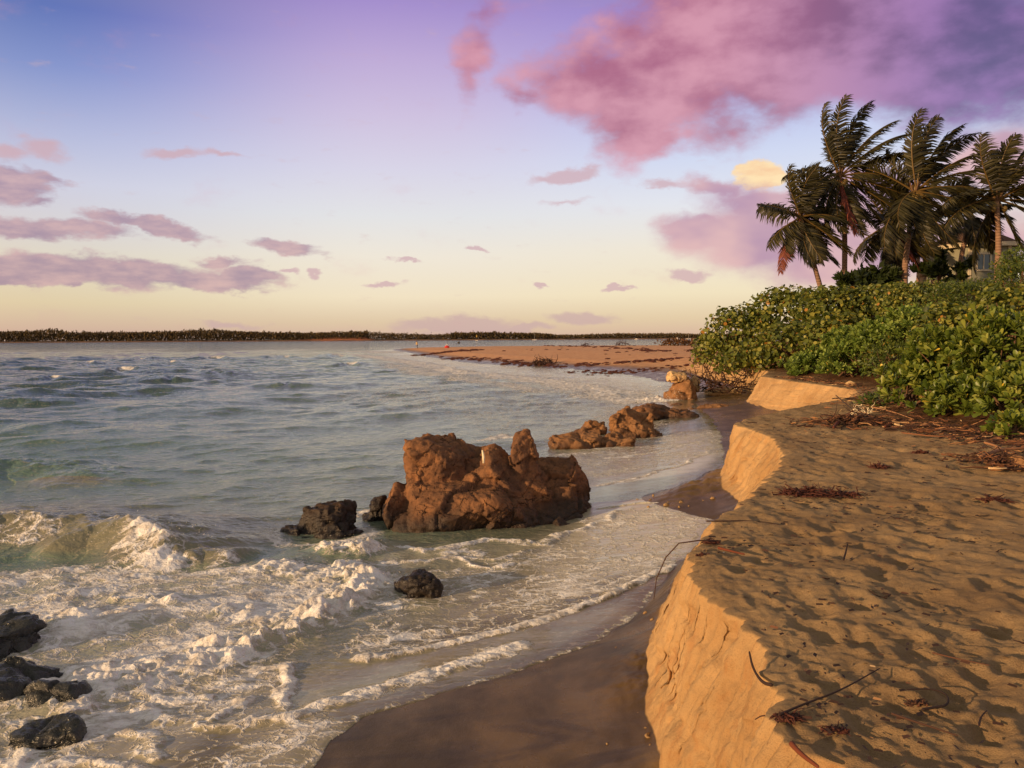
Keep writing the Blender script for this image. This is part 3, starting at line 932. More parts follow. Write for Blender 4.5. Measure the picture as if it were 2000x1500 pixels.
# assemble height: open water, thin swash sheet over the beach, nothing landward of the edge
chop = zs + CHn + ZB + dens_h
turb = sstep(.15, .5, F) * (1 - sstep(60, 100, WY)) * .028 * fbm(WX * 3, WY * 4, oct=4, seed=550)
sea_h = chop + turb
bz = beach_z(WX, WY)
wob = 0.05 * fbm(WY * 1.6, WX * 1.6, oct=4, seed=560) + .03 * perlin(WY * .7, WX * .7, seed=561)
wob = wob * np.interp(WY, [0, 20, 60, 200], [1, 2, 8, 12])
sdE = shore_s + wob
filmt = 0.002 + 0.010 * sstep(0, .25, sdE) + .006 * sstep(0, .05, sdE) * np.exp(-np.maximum(sdE, 0) / .12) + np.clip(ZB + dens_h, 0, .2)
swz = bz + filmt
inside = sdE > 0
k_ = 0.03
hgt = np.clip(.5 + .5 * (sea_h - swz) / k_, 0, 1)
smax = swz * (1 - hgt) + sea_h * hgt + k_ * hgt * (1 - hgt)
WZ = np.where(inside, smax, bz - 0.004 - np.minimum(-sdE * .12, .5))
WZ = np.where((WX > rim_x(WY)) & (WY < 206), -3.0, WZ)
WZ = np.where(WY > 230, sea_h, WZ)
depth = np.clip(WZ - bz, 0, 10)
film = np.exp(-depth / .10) * (WY < 230)
edgef = np.exp(-(np.abs(sdE - .04) / .05) ** 2) * (WY < 12) * sstep(.2, .6, fbm(WX * .8, WY * .8, oct=2, seed=571) + .5)
F = np.maximum(F, edgef * .35)
murk = np.exp(-np.maximum(off, 0) / 5.0) + 1.3 * np.clip(CH / .15, 0, 1) * (WY < 16)
sea_me = make_mesh('sea', np.stack([WX, WY, WZ], -1).reshape(-1, 3), grid_faces(len(wr), len(ta)), {'foam': F, 'film': film, 'murk': np.clip(murk, 0, 1), 'body': np.clip(HB / .12, 0, 1), 'milk_sheen': MILK_SHEEN, 'offshore': sstep(8, 40, off), 'sheet': np.exp(-np.maximum(off, 0) / np.interp(WY, [0, 12, 40, 70, 140], [.8, 1.2, 3, 9, 9])) * (WY < 215)})

m_sea, N, B, OUT = new_mat('sea_water')
obc = N.n('ShaderNodeTexCoord').outputs['Object']
fd = N.attr('foam'); fl = N.attr('film'); mk = N.attr('murk'); bd = N.attr('body')
deep = N.mix(mk, lin(104, 134, 118), lin(132, 126, 106))
deep = N.mix(N.attr('offshore'), deep, lin(40, 72, 82))
deep = N.mix(N.m('MULTIPLY', N.noise(obc, .25, 3), .3), deep, lin(126, 142, 118))
wsand = N.mix(N.noise(obc, 1.6, 5, .6), lin(98, 92, 72), lin(128, 118, 92))
milk_sheen = N.attr('milk_sheen')
wc = N.mix(fl, deep, wsand)
# lace: warped cell borders stretched along the swash
wp = N.v('ADD', obc, N.v('MULTIPLY', N.v('SUBTRACT', N.noise(obc, 2.2, 4, .6, color=True), (.5, .5, .5)), (.5, .42, .3)))
wp = N.v('MULTIPLY', wp, (1.0, 1.35, 1.0))
e1 = N.voro(wp, 3.4, 'DISTANCE_TO_EDGE')
e2 = N.voro(wp, 8.5, 'DISTANCE_TO_EDGE')
e3 = N.voro(wp, 22.0, 'DISTANCE_TO_EDGE')
lace = N.m('ADD', N.m('MULTIPLY', N.mr(e1, 0.0, .16, 1, 0), .36), N.m('MULTIPLY', N.mr(e2, 0.0, .20, 1, 0), .28))
lace = N.m('ADD', lace, N.m('MULTIPLY', N.mr(e3, 0.0, .14, 1, 0), .16))
lace = N.m('ADD', lace, N.m('MULTIPLY', N.noise(wp, 5.0, 7, .7), .62))
lace = N.m('ADD', lace, N.m('MULTIPLY', N.noise(N.v('MULTIPLY', obc, (1, 2.4, 1)), .9, 4, .6), .4))
fo = N.m('ADD', N.m('MULTIPLY', fd, 1.0), N.m('MULTIPLY', N.m('SUBTRACT', lace, .72), .95))
fa = N.mr(fo, .34, .80)
fa = N.m('MULTIPLY', fa, N.mr(fd, .05, .2))
thin = N.mr(fo, .2, .6)
wc = N.mix(N.m('MULTIPLY', thin, .6), wc, lin(186, 174, 148))
wc = N.mix(N.m('MULTIPLY', milk_sheen, N.mr(N.noise(N.v('MULTIPLY', obc, (.8, 2.2, 1)), 1.6, 5, .6), .25, .6, .45, .85)), wc, lin(222, 214, 190))  # cream tone: milky wash and the painted sheen of the sky
foamc = N.mix(N.mr(N.noise(wp, 4.0, 6, .72), .3, .62), lin(188, 180, 170), lin(250, 248, 245))
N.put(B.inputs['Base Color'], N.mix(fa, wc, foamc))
N.put(B.inputs['Roughness'], N.mix(fa, N.mix(fl, 0.07, 0.12), 0.85))
B.inputs['IOR'].default_value = 1.333
B.inputs['Specular Tint'].default_value = (1.0, .96, .72, 1)
N.put(B.inputs['Specular IOR Level'], N.m('SUBTRACT', N.m('SUBTRACT', 0.5, N.m('MULTIPLY', fl, .24)), N.m('MULTIPLY', fa, 0.36)))
rip = N.m('ADD', N.m('MULTIPLY', N.noise(N.v('MULTIPLY', obc, (1, 1.5, 1)), 3.2, 4, .6, .3), .05), N.m('MULTIPLY', N.noise(N.v('MULTIPLY', obc, (1, 1.6, 1)), 11.0, 4, .6), .018))
ripfar = N.m('MULTIPLY', N.noise(N.v('MULTIPLY', obc, (1, 1.4, 1)), .55, 5, .6), .95)
dist = N.sep(obc)[1]
farw = N.m('MULTIPLY', N.mr(dist, 20, 110), N.m('SUBTRACT', 1.0, N.m('MULTIPLY', N.attr('sheet'), .93)))
hgt_ = N.m('ADD', N.m('MULTIPLY', rip, N.m('SUBTRACT', 1.0, N.m('MULTIPLY', N.m('MAXIMUM', fl, N.attr('sheet')), .88))), N.m('MULTIPLY', ripfar, farw))
foamb = N.m('MULTIPLY', N.m('ADD', N.m('MULTIPLY', lace, .012), N.m('MULTIPLY', N.noise(obc, 16.0, 4, .6), .012)), fa)
N.put(B.inputs['Normal'], bump(N, N.m('ADD', hgt_, foamb), 1.0, 0.8))
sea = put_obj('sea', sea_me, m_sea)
tag(sea, kind='structure')

# ------------------------------------------------------------------ rocks
def ico(sub):
    import bmesh
    bm = bmesh.new()
    bmesh.ops.create_icosphere(bm, subdivisions=sub, radius=1.0)
    bm.verts.ensure_lookup_table()
    V = np.array([v.co[:] for v in bm.verts], F32)
    T = np.array([[v.index for v in f.verts] for f in bm.faces], np.int32)
    bm.free()
    return V, T


ICO4 = ico(4)
ICO1 = ico(1)
ICO2 = ico(2)


def vnormals(me):
    n = len(me.vertices)
    a = np.empty(n * 3, F32)
    me.vertex_normals.foreach_get('vector', a)
    return a.reshape(-1, 3)


def make_rock(name, label, lumps, voxel, mat, seed=0, amp=0.12, scale=1.6, pits=0.03, pitsc=9.0, cuts=9, cat='rock', group=None, zmin=None):
    """lumps: (px, py, Y, rx px, rz px, ry m[, power[, tilt deg]]) -> one eroded boulder"""
    r = np.random.default_rng(seed + 1000)
    mb = MB()
    base = None
    for L in lumps:
        px, py, Y, rx, rz, ry = L[:6]
        p = max(4.5, L[6] * 1.5) if len(L) > 6 else 5.0
        tilt = math.radians(L[7]) if len(L) > 7 else 0
        c = at_y(px, py, Y)
        s = Y / FPX
        D = ICO4[0].copy()
        q = (np.abs(D) ** p).sum(1) ** (-1 / p)
        D = D * q[:, None]
        for k in range(cuts):                         # flat broken faces
            nn = r.normal(size=3); nn /= np.linalg.norm(nn)
            if nn[2] < -0.2: nn[2] *= -1
            lim = r.uniform(.70, .98)
            ex = np.maximum(D @ nn - lim, 0)
            D = D - ex[:, None] * nn
        D = D * np.array([rx * s, ry, rz * s])
        ca, sa = math.cos(tilt), math.sin(tilt)
        D = np.stack([D[:, 0] * ca - D[:, 2] * sa, D[:, 1], D[:, 0] * sa + D[:, 2] * ca], 1)
        mb.add(D + np.array(c), None, ICO4[1])
        if base is None: base = Vector((c.x, c.y, 0))
    me = mb.mesh(name + '_raw')
    o = bpy.data.objects.new('tmp_rock', me)
    COL.objects.link(o)
    md = o.modifiers.new('r', 'REMESH')
    md.mode = 'VOXEL'; md.voxel_size = voxel
    dg = bpy.context.evaluated_depsgraph_get()
    ev = o.evaluated_get(dg)
    m2 = bpy.data.meshes.new_from_object(ev)
    bpy.data.objects.remove(o)
    bpy.data.meshes.remove(me)
    n = len(m2.vertices)
    V = np.empty(n * 3, F32); m2.vertices.foreach_get('co', V); V = V.reshape(-1, 3)
    nf = len(m2.polygons)
    ls = np.empty(len(m2.loops), np.int32); m2.loops.foreach_get('vertex_index', ls)
    Q = ls.reshape(nf, 4)
    bpy.data.meshes.remove(m2)
    # relax the voxel steps
    for it in range(1):
        acc = np.zeros_like(V); cnt = np.zeros(n, F32)
        for a, b in ((0, 1), (1, 2), (2, 3), (3, 0)):
            np.add.at(acc, Q[:, a], V[Q[:, b]]); np.add.at(cnt, Q[:, a], 1)
            np.add.at(acc, Q[:, b], V[Q[:, a]]); np.add.at(cnt, Q[:, b], 1)
        V = V * .4 + .6 * acc / cnt[:, None]
    x, y, z = V.T
    me = make_mesh(name, V, Q)
    Nn = vnormals(me)
    so = seed * 3.7
    qx = x + .10 / scale * fbm(x * scale * 2, y * scale * 2, z * scale * 2, oct=3, seed=610 + seed)
    f1, gap, fac = worley(qx * scale * .8 + so, y * scale * .8, z * scale * 1.1, seed=620 + seed)
    f1b, gapb, facb = worley(qx * scale * 2.4 + so, y * scale * 2.4, z * scale * 3.2, seed=630 + seed)
    d = amp * .5 * fbm(x * scale + so, y * scale, z * scale, oct=2, seed=600 + seed)
    d = d + amp * 1.5 * fac + amp * .6 * facb
    rdg = 1 - sstep(.0, .05, gap)
    d = d - amp * .5 * rdg - amp * .06 * (1 - sstep(0, .08, gapb))   # cracks
    d = d + amp * .5 * fbm(x * scale * 4 + so, y * scale * 4, z * scale * 4, oct=5, gain=.62, seed=640 + seed)
    pv = perlin(x * pitsc, y * pitsc, z * pitsc, seed=660 + seed)
    d = d - pits * sstep(.18, .6, pv) - pits * .5 * sstep(.2, .5, perlin(x * pitsc * 2.3, y * pitsc * 2.3, z * pitsc * 2.3, seed=670 + seed))
    d = d + amp * .14 * fbm(x * scale * 12, y * scale * 12, z * scale * 12, oct=3, gain=.6, seed=680 + seed)
    V = V + Nn * d[:, None]
    V = V - np.array([base.x, base.y, 0], F32)
    cav = sstep(.15, .6, pv) * .7 + rdg * .6
    bpy.data.meshes.remove(me)
    me = make_mesh(name, V, Q, {'cav': np.clip(cav, 0, 1)})
    o = put_obj(name, me, mat, loc=(base.x, base.y, 0))
    tag(o, label, cat, group)
    return o


def rock_mat(name, c1, c2, c3, wetc, wet_lo, wet_hi, rough=.85, bsc=1.0):
    m, N, B, OUT = new_mat(name)
    tc = N.n('ShaderNodeTexCoord').outputs['Object']
    n1 = N.noise(tc, 1.6 * bsc, 6, .62)
    n2 = N.noise(tc, 9.0 * bsc, 6, .68)
    n3 = N.noise(tc, 40.0 * bsc, 4, .7)
    c = N.mix(N.mr(n1, .34, .66), c1, c2)
    c = N.mix(N.m('MULTIPLY', N.mr(n2, .45, .7), .75), c, c3)
    vz = N.voro(tc, 13.0 * bsc)
    c = N.mix(N.m('MULTIPLY', N.mr(vz, .08, .26, 1, 0), N.mr(n2, .45, .6, 0, .7)), c, (c3[0] * .4, c3[1] * .38, c3[2] * .35, 1))
    cw = N.v('ADD', tc, N.v('MULTIPLY', N.v('SUBTRACT', N.noise(tc, 3.0 * bsc, 4, .6, color=True), (.5, .5, .5)), (.3, .3, .3)))
    ck = N.mr(N.voro(N.v('MULTIPLY', cw, (1, 1, 1.5)), 1.9 * bsc, 'DISTANCE_TO_EDGE'), 0, .035, 1, 0)
    c = N.mix(N.m('MULTIPLY', ck, N.mr(n1, .5, .62, 0, .7)), c, (c3[0] * .25, c3[1] * .24, c3[2] * .24, 1))
    z = N.sep(N.n('ShaderNodeNewGeometry').outputs['Position'])[2]
    wz = N.m('ADD', z, N.m('MULTIPLY', N.m('SUBTRACT', N.noise(tc, 2.5 * bsc, 4, .6), .5), .5))
    wk = N.mr(wz, wet_lo, wet_hi, 1, 0)
    c = N.mix(wk, c, N.mix(N.mr(n2, .35, .65), wetc, (wetc[0] * 2.2, wetc[1] * 2, wetc[2] * 1.7, 1)))
    N.put(B.inputs['Base Color'], c)
    N.put(B.inputs['Roughness'], N.m('SUBTRACT', rough, N.m('MULTIPLY', wk, .3)))
    N.put(B.inputs['Specular IOR Level'], N.m('ADD', .15, N.m('MULTIPLY', wk, .3)))
    h = N.m('ADD', N.m('MULTIPLY', n2, .6), N.m('ADD', N.m('MULTIPLY', n3, .25), N.m('SUBTRACT', N.m('MULTIPLY', N.mr(vz, 0, .3), .35), N.m('MULTIPLY', ck, N.mr(n1, .48, .62, 0, .7)))))
    N.put(B.inputs['Normal'], bump(N, h, .05 / bsc, .8))
    return m


m_rock = rock_mat('brown_limestone', lin(106, 78, 60), lin(158, 112, 76), lin(72, 56, 46), lin(44, 33, 25), .05, .55)
m_dark = rock_mat('wet_dark_limestone', lin(88, 66, 50), lin(66, 52, 42), lin(52, 42, 36), lin(32, 27, 24), .05, .75, .7)
m_black = rock_mat('blackish_revetment_stone', lin(72, 74, 72), lin(90, 90, 84), lin(52, 54, 54), lin(42, 44, 44), .1, .9, .5)
m_tan = rock_mat('tan_beach_rock', lin(146, 106, 72), lin(164, 122, 84), lin(106, 76, 52), lin(70, 50, 36), -.1, .35)
m_cream = rock_mat('cream_coral_stone', lin(206, 170, 120), lin(220, 188, 140), lin(170, 130, 88), lin(120, 90, 60), -.3, .0)

make_rock('boulder', 'huge brown limestone boulder with a notched craggy top standing in the surf', [
    (897, 990, 12.4, 150, 64, .75, 7, -6), (870, 908, 13.0, 72, 64, .6, 6, 8), (950, 944, 13.1, 100, 74, .65, 7, -3), (1021, 892, 13.0, 28, 44, .28, 5, 6),
    (1000, 955, 13.1, 74, 64, .6, 6, 0), (1090, 942, 13.7, 62, 58, .8, 6, -4), (1118, 905, 13.6, 13, 22, .22, 4), (945, 1010, 13.0, 196, 66, .95, 8, 0), (786, 1000, 12.5, 38, 66, .55, 6, 8),
    (1075, 985, 13.5, 76, 48, .8, 6), (830, 1034, 11.95, 60, 24, .3, 5, -5)], .025, m_rock, seed=1, amp=.07, scale=1.9, pits=.026, pitsc=9, cuts=11)
make_rock('boulder', 'dark squat boulder in the surf left of the huge brown boulder', [(636, 1018, 11.9, 54, 46, .45, 3), (590, 1046, 11.8, 42, 24, .4, 2.5), (668, 1008, 12.0, 26, 34, .35, 3), (640, 1060, 11.9, 70, 30, .5, 2.6)], .026, m_dark, seed=2, amp=.07, scale=2.4, pits=.03, pitsc=11)
make_rock('boulder', 'low dark rock awash in foam in front of the huge brown boulder', [(818, 1150, 9.1, 50, 40, .33, 3, -4), (868, 1172, 9.1, 44, 20, .28, 2.5, -12), (780, 1172, 9.1, 30, 18, .28, 2.4), (835, 1190, 9.1, 75, 24, .4, 2.5)], .02, m_dark, seed=3, amp=.05, scale=3.4, pits=.024, pitsc=15)
make_rock('boulder', 'tiny dark stone breaking the foam below the huge brown boulder', [(905, 1093, 10.7, 22, 14, .16, 2.6), (890, 1098, 10.7, 18, 8, .14, 2.4)], .014, m_dark, seed=4, amp=.03, scale=6, pits=.01, pitsc=20)
make_rock('boulder', 'little dark stone wedged at the left foot of the huge brown boulder', [(740, 990, 12.9, 20, 24, .2, 2.6), (738, 1010, 12.9, 30, 14, .25, 2.6)], .016, m_dark, seed=5, amp=.04, scale=5, pits=.012, pitsc=18)
# stones in the lower left corner
make_rock('boulder', 'blackish sharp-edged stone at the left edge, farthest of the four corner stones', [(0, 1254, 7.4, 66, 56, .4, 3.5, -18), (30, 1280, 7.4, 46, 36, .4, 3, -30), (-60, 1290, 7.4, 70, 50, .5, 3)], .022, m_black, seed=6, amp=.06, scale=2.2, pits=.01, cuts=11, group='dark stones in the lower left corner')
make_rock('boulder', 'broad flat blackish stone at the left edge under the sharp-edged one', [(24, 1360, 6.5, 96, 66, .36, 3.2, -10), (-60, 1372, 6.5, 74, 66, .5, 3)], .02, m_black, seed=7, amp=.06, scale=2.2, pits=.01, cuts=11, group='dark stones in the lower left corner')
make_rock('boulder', 'blackish ridged stone leaning right beside the broad flat corner stone', [(112, 1384, 6.3, 52, 64, .26, 3, 20), (134, 1412, 6.25, 28, 40, .24, 3)], .018, m_black, seed=8, amp=.05, scale=3, pits=.01, cuts=11, group='dark stones in the lower left corner')
make_rock('boulder', 'blackish block-like stone nearest the bottom left corner of the view', [(100, 1456, 5.75, 72, 66, .28, 3.4, -14), (80, 1476, 5.75, 44, 56, .3, 3)], .018, m_black, seed=9, amp=.05, scale=3, pits=.01, cuts=11, group='dark stones in the lower left corner')
# rocks in the middle distance
make_rock('boulder', 'small sloping brown rock just left of the tall holed rock', [(1158, 836, 24.2, 26, 22, .5, 2.8, 18), (1140, 846, 24, 30, 12, .5, 2.6, 8)], .04, m_tan, seed=10, amp=.09, scale=1.6, pits=.04, pitsc=5)
make_rock('boulder', 'tall orange-brown rock with a dark hole near its top', [(1222, 832, 23.6, 34, 40, .6, 2.8, 6), (1255, 848, 23.5, 34, 24, .55, 2.6, -24), (1245, 822, 23.9, 26, 22, .5, 2.8), (1240, 858, 23.5, 52, 16, .7, 3)], .036, m_tan, seed=11, amp=.11, scale=1.8, pits=.06, pitsc=4.5)
make_rock('boulder', 'long low brown rock lying behind the tall holed rock', [(1270, 808, 28.2, 52, 22, .8, 2.6, 0), (1320, 812, 28.2, 42, 18, .7, 2.6, -12), (1345, 822, 28.0, 30, 10, .7, 2.4)], .05, m_rock, seed=12, amp=.12, scale=1.2, pits=.03, pitsc=4)
make_rock('boulder', 'low flat pitted brown rock in front of the small sloping rock', [(1112, 862, 21.3, 40, 14, .5, 3), (1150, 864, 21.2, 40, 13, .5, 3), (1118, 866, 21, 44, 10, .5, 3)], .035, m_tan, seed=13, amp=.08, scale=2, pits=.04, pitsc=6)
make_rock('boulder', 'low knobbly brown rock at the foot of the tall holed rock', [(1196, 860, 21.5, 28, 18, .4, 2.8), (1222, 864, 21.3, 20, 11, .4, 2.6), (1180, 870, 21.2, 26, 8, .4, 2.6)], .034, m_tan, seed=14, amp=.08, scale=2, pits=.05, pitsc=6)
make_rock('boulder', 'ragged tan rock pillar at the corner of the far cove below the bushes', [(1332, 768, 36, 26, 30, .8, 3), (1318, 778, 35.8, 22, 22, .7, 2.8), (1345, 780, 35.6, 16, 26, .6, 3)], .05, m_tan, seed=15, amp=.11, scale=1.4, pits=.05, pitsc=4)
make_rock('boulder', 'cream stone block resting on top of the ragged tan rock pillar', [(1322, 734, 36, 18, 11, .4, 3.4)], .035, m_cream, seed=16, amp=.05, scale=2, pits=.02, pitsc=6)
make_rock('boulder', 'small round cream stone right of the block on the rock pillar', [(1356, 742, 36.6, 10, 9, .25, 2.6), (1354, 756, 36.6, 12, 10, .3, 3)], .03, m_cream, seed=17, amp=.04, scale=2, pits=.02, pitsc=6)
make_rock('boulder', 'flat pale stone slab lying under the roots of the eroded bank', [(1412, 764, 37, 34, 9, .5, 4, 2)], .04, m_cream, seed=18, amp=.05, scale=1.8, pits=.02, pitsc=6)
make_rock('boulder', 'low rounded orange rock half buried in the wet sand of the far cove', [(1392, 798, 31, 30, 11, .6, 2.4), (1362, 806, 30.6, 24, 5, .5, 2.4)], .04, m_tan, seed=19, amp=.07, scale=1.6, pits=.02, pitsc=5)
make_rock('boulder', 'small brown rock in the spray left of the low orange rock', [(1348, 800, 33, 16, 12, .4, 2.6), (1322, 796, 33, 16, 8, .4, 2.6)], .04, m_tan, seed=20, amp=.07, scale=1.6, pits=.02, pitsc=5)
make_rock('stone', 'rounded tan stone on the sand at the right edge beside driftwood', [(1992, 908, 9.6, 30, 18, .2, 2.4)], .016, m_tan, seed=21, amp=.03, scale=4, pits=.008, pitsc=14, cat='stone')
make_rock('stone', 'small orange stone among the driftwood under the big-leaved shrubs', [(1722, 801, 17.2, 10, 8, .1, 2.4)], .016, m_cream, seed=22, amp=.02, scale=6, pits=.006, pitsc=14, cat='stone')
make_rock('stone', 'pale cream stone lying on the litter above the third scarp', [(1660, 749, 25.5, 11, 5, .12, 2.4)], .02, m_cream, seed=23, amp=.02, scale=6, pits=.006, pitsc=14, cat='stone')
m_shell, N, B, OUT = new_mat('white_shell')
N.put(B.inputs['Base Color'], N.mix(N.noise(N.n('ShaderNodeTexCoord').outputs['Object'], 60., 4), lin(236, 224, 200), lin(250, 244, 230)))
B.inputs['Roughness'].default_value = .5
make_rock('shell', 'small white broken shell on the rim of the near scarp', [(1413, 1083, 5.92, 6, 6, .02, 2.2)], .003, m_shell, seed=24, amp=.004, scale=30, pits=.001, pitsc=80, cat='shell')
# clods fallen from the scarp are part of the sand sheet
# a pale stick wedged upright on the big boulder
m_pale, N, B, OUT = new_mat('bleached_wood')
N.put(B.inputs['Base Color'], N.mix(N.noise(N.v('MULTIPLY', N.n('ShaderNodeTexCoord').outputs['Object'], (1, 1, .2)), 60., 4), lin(232, 212, 170), lin(248, 236, 206)))
B.inputs['Roughness'].default_value = .7
mb = MB()
p0 = at_y(944.5, 905, 12.47); p1 = at_y(942, 879, 12.5)
mb.tube([Vector((0, 0, 0)), (p1 - p0) * .5 + Vector((.01, 0, 0)), p1 - p0], [.016, .022, .012], 7)
tag(mb.build('stick', m_pale, loc=p0), 'short pale stick standing upright on the huge brown boulder', 'stick')

# ------------------------------------------------------------------ vegetation
def leaf_mat(name, cols, yellow, trans=.35, rough=.45, spec=.4):
    m, N, B, OUT = new_mat(name)
    r = N.attr('rnd')
    tc = N.n('ShaderNodeTexCoord').outputs['Object']
    n = len(cols)
    c = N.ramp(r, [(i / (n - 1) * .93, q) for i, q in enumerate(cols)])
    c = N.mix(N.mr(r, .965, .975), c, yellow)
    c = N.mix(N.m('MULTIPLY', N.noise(tc, .9, 3), .5), c, N.mix(.5, c, lin(60, 66, 26)))
    N.put(B.inputs['Base Color'], c)
    B.inputs['Roughness'].default_value = rough
    B.inputs['Specular IOR Level'].default_value = spec
    tr = N.n('ShaderNodeBsdfTranslucent')
    N.put(tr.inputs[0], N.mix(.5, c, lin(120, 128, 20)))
    mx = N.n('ShaderNodeMixShader')
    mx.inputs[0].default_value = trans
    N.t.links.new(B.outputs[0], mx.inputs[1]); N.t.links.new(tr.outputs[0], mx.inputs[2])
    N.t.links.new(mx.outputs[0], OUT.inputs[0])
    return m


m_grape = leaf_mat('sea_grape_leaf', [lin(62, 76, 32), lin(98, 110, 46), lin(130, 138, 60), lin(170, 164, 74)], lin(190, 134, 60), .3)
m_mid = leaf_mat('naupaka_leaf', [lin(86, 112, 46), lin(126, 150, 64), lin(168, 184, 92)], lin(214, 190, 90), .3)
m_big = leaf_mat('broad_naupaka_leaf', [lin(80, 100, 38), lin(120, 138, 54), lin(170, 174, 80)], lin(232, 200, 70), .3, .38)
m_mix = leaf_mat('scrub_leaf', [lin(58, 74, 30), lin(80, 98, 38), lin(108, 118, 48)], lin(150, 120, 44), .28)
m_fan = leaf_mat('fan_palm_leaf', [lin(34, 46, 20), lin(46, 58, 24)], lin(90, 80, 40), .15)
m_bark, N, B, OUT = new_mat('bark')
tc = N.n('ShaderNodeTexCoord').outputs['Object']
N.put(B.inputs['Base Color'], N.mix(N.noise(tc, 14., 5, .65), lin(74, 54, 40), lin(122, 90, 64)))
B.inputs['Roughness'].default_value = .9

# leaf templates: x across, y along, z up
def t_disc(k=9):
    a = np.linspace(0, 2 * np.pi, k, endpoint=False)
    V = np.stack([.5 * np.sin(a), .5 - .5 * np.cos(a), 0.10 * (np.sin(a) ** 2)], 1)
    V = np.concatenate([V, [[0, .5, -.03]]])
    T = np.array([(i, (i + 1) % k, k) for i in range(k)])
    return V.astype(F32), T


def t_spat():
    V = np.array([(-.035, 0, 0), (.035, 0, 0), (-.12, .4, .03), (0, .4, -.01), (.12, .4, .03), (-.21, .72, .05), (0, .74, 0.0), (.21, .72, .05), (-.13, .95, .0), (.13, .95, .0), (0, 1.0, -.04)], F32)
    T = np.array([(0, 1, 3), (0, 3, 2), (1, 4, 3), (2, 3, 6), (2, 6, 5), (3, 4, 7), (3, 7, 6), (5, 6, 8), (6, 7, 9), (8, 6, 10), (6, 9, 10)])
    return V, T


def t_small():
    V = np.array([(0, 0, 0), (-.2, .5, .04), (.2, .5, .04), (0, 1, -.04)], F32)
    T = np.array([(0, 2, 1), (1, 2, 3)])
    return V, T


def instance(V, T, pos, yax, nrm, size, rv):
    """copies of a leaf template with given base points, leaf axis and face normal"""
    yax = yax / np.linalg.norm(yax, axis=1, keepdims=True)
    xax = np.cross(yax, nrm); xax /= np.linalg.norm(xax, axis=1, keepdims=True) + 1e-9
    zax = np.cross(xax, yax)
    R = np.stack([xax, yax, zax], 1)                         # n,3(axis),3
    P_ = np.einsum('vk,nkc->nvc', V, R) * size[:, None, None] + pos[:, None, :]
    n, v = len(pos), len(V)
    Tn = (T[None] + (np.arange(n) * v)[:, None, None]).reshape(-1, 3)
    return P_.reshape(-1, 3), Tn, np.repeat(rv, v)


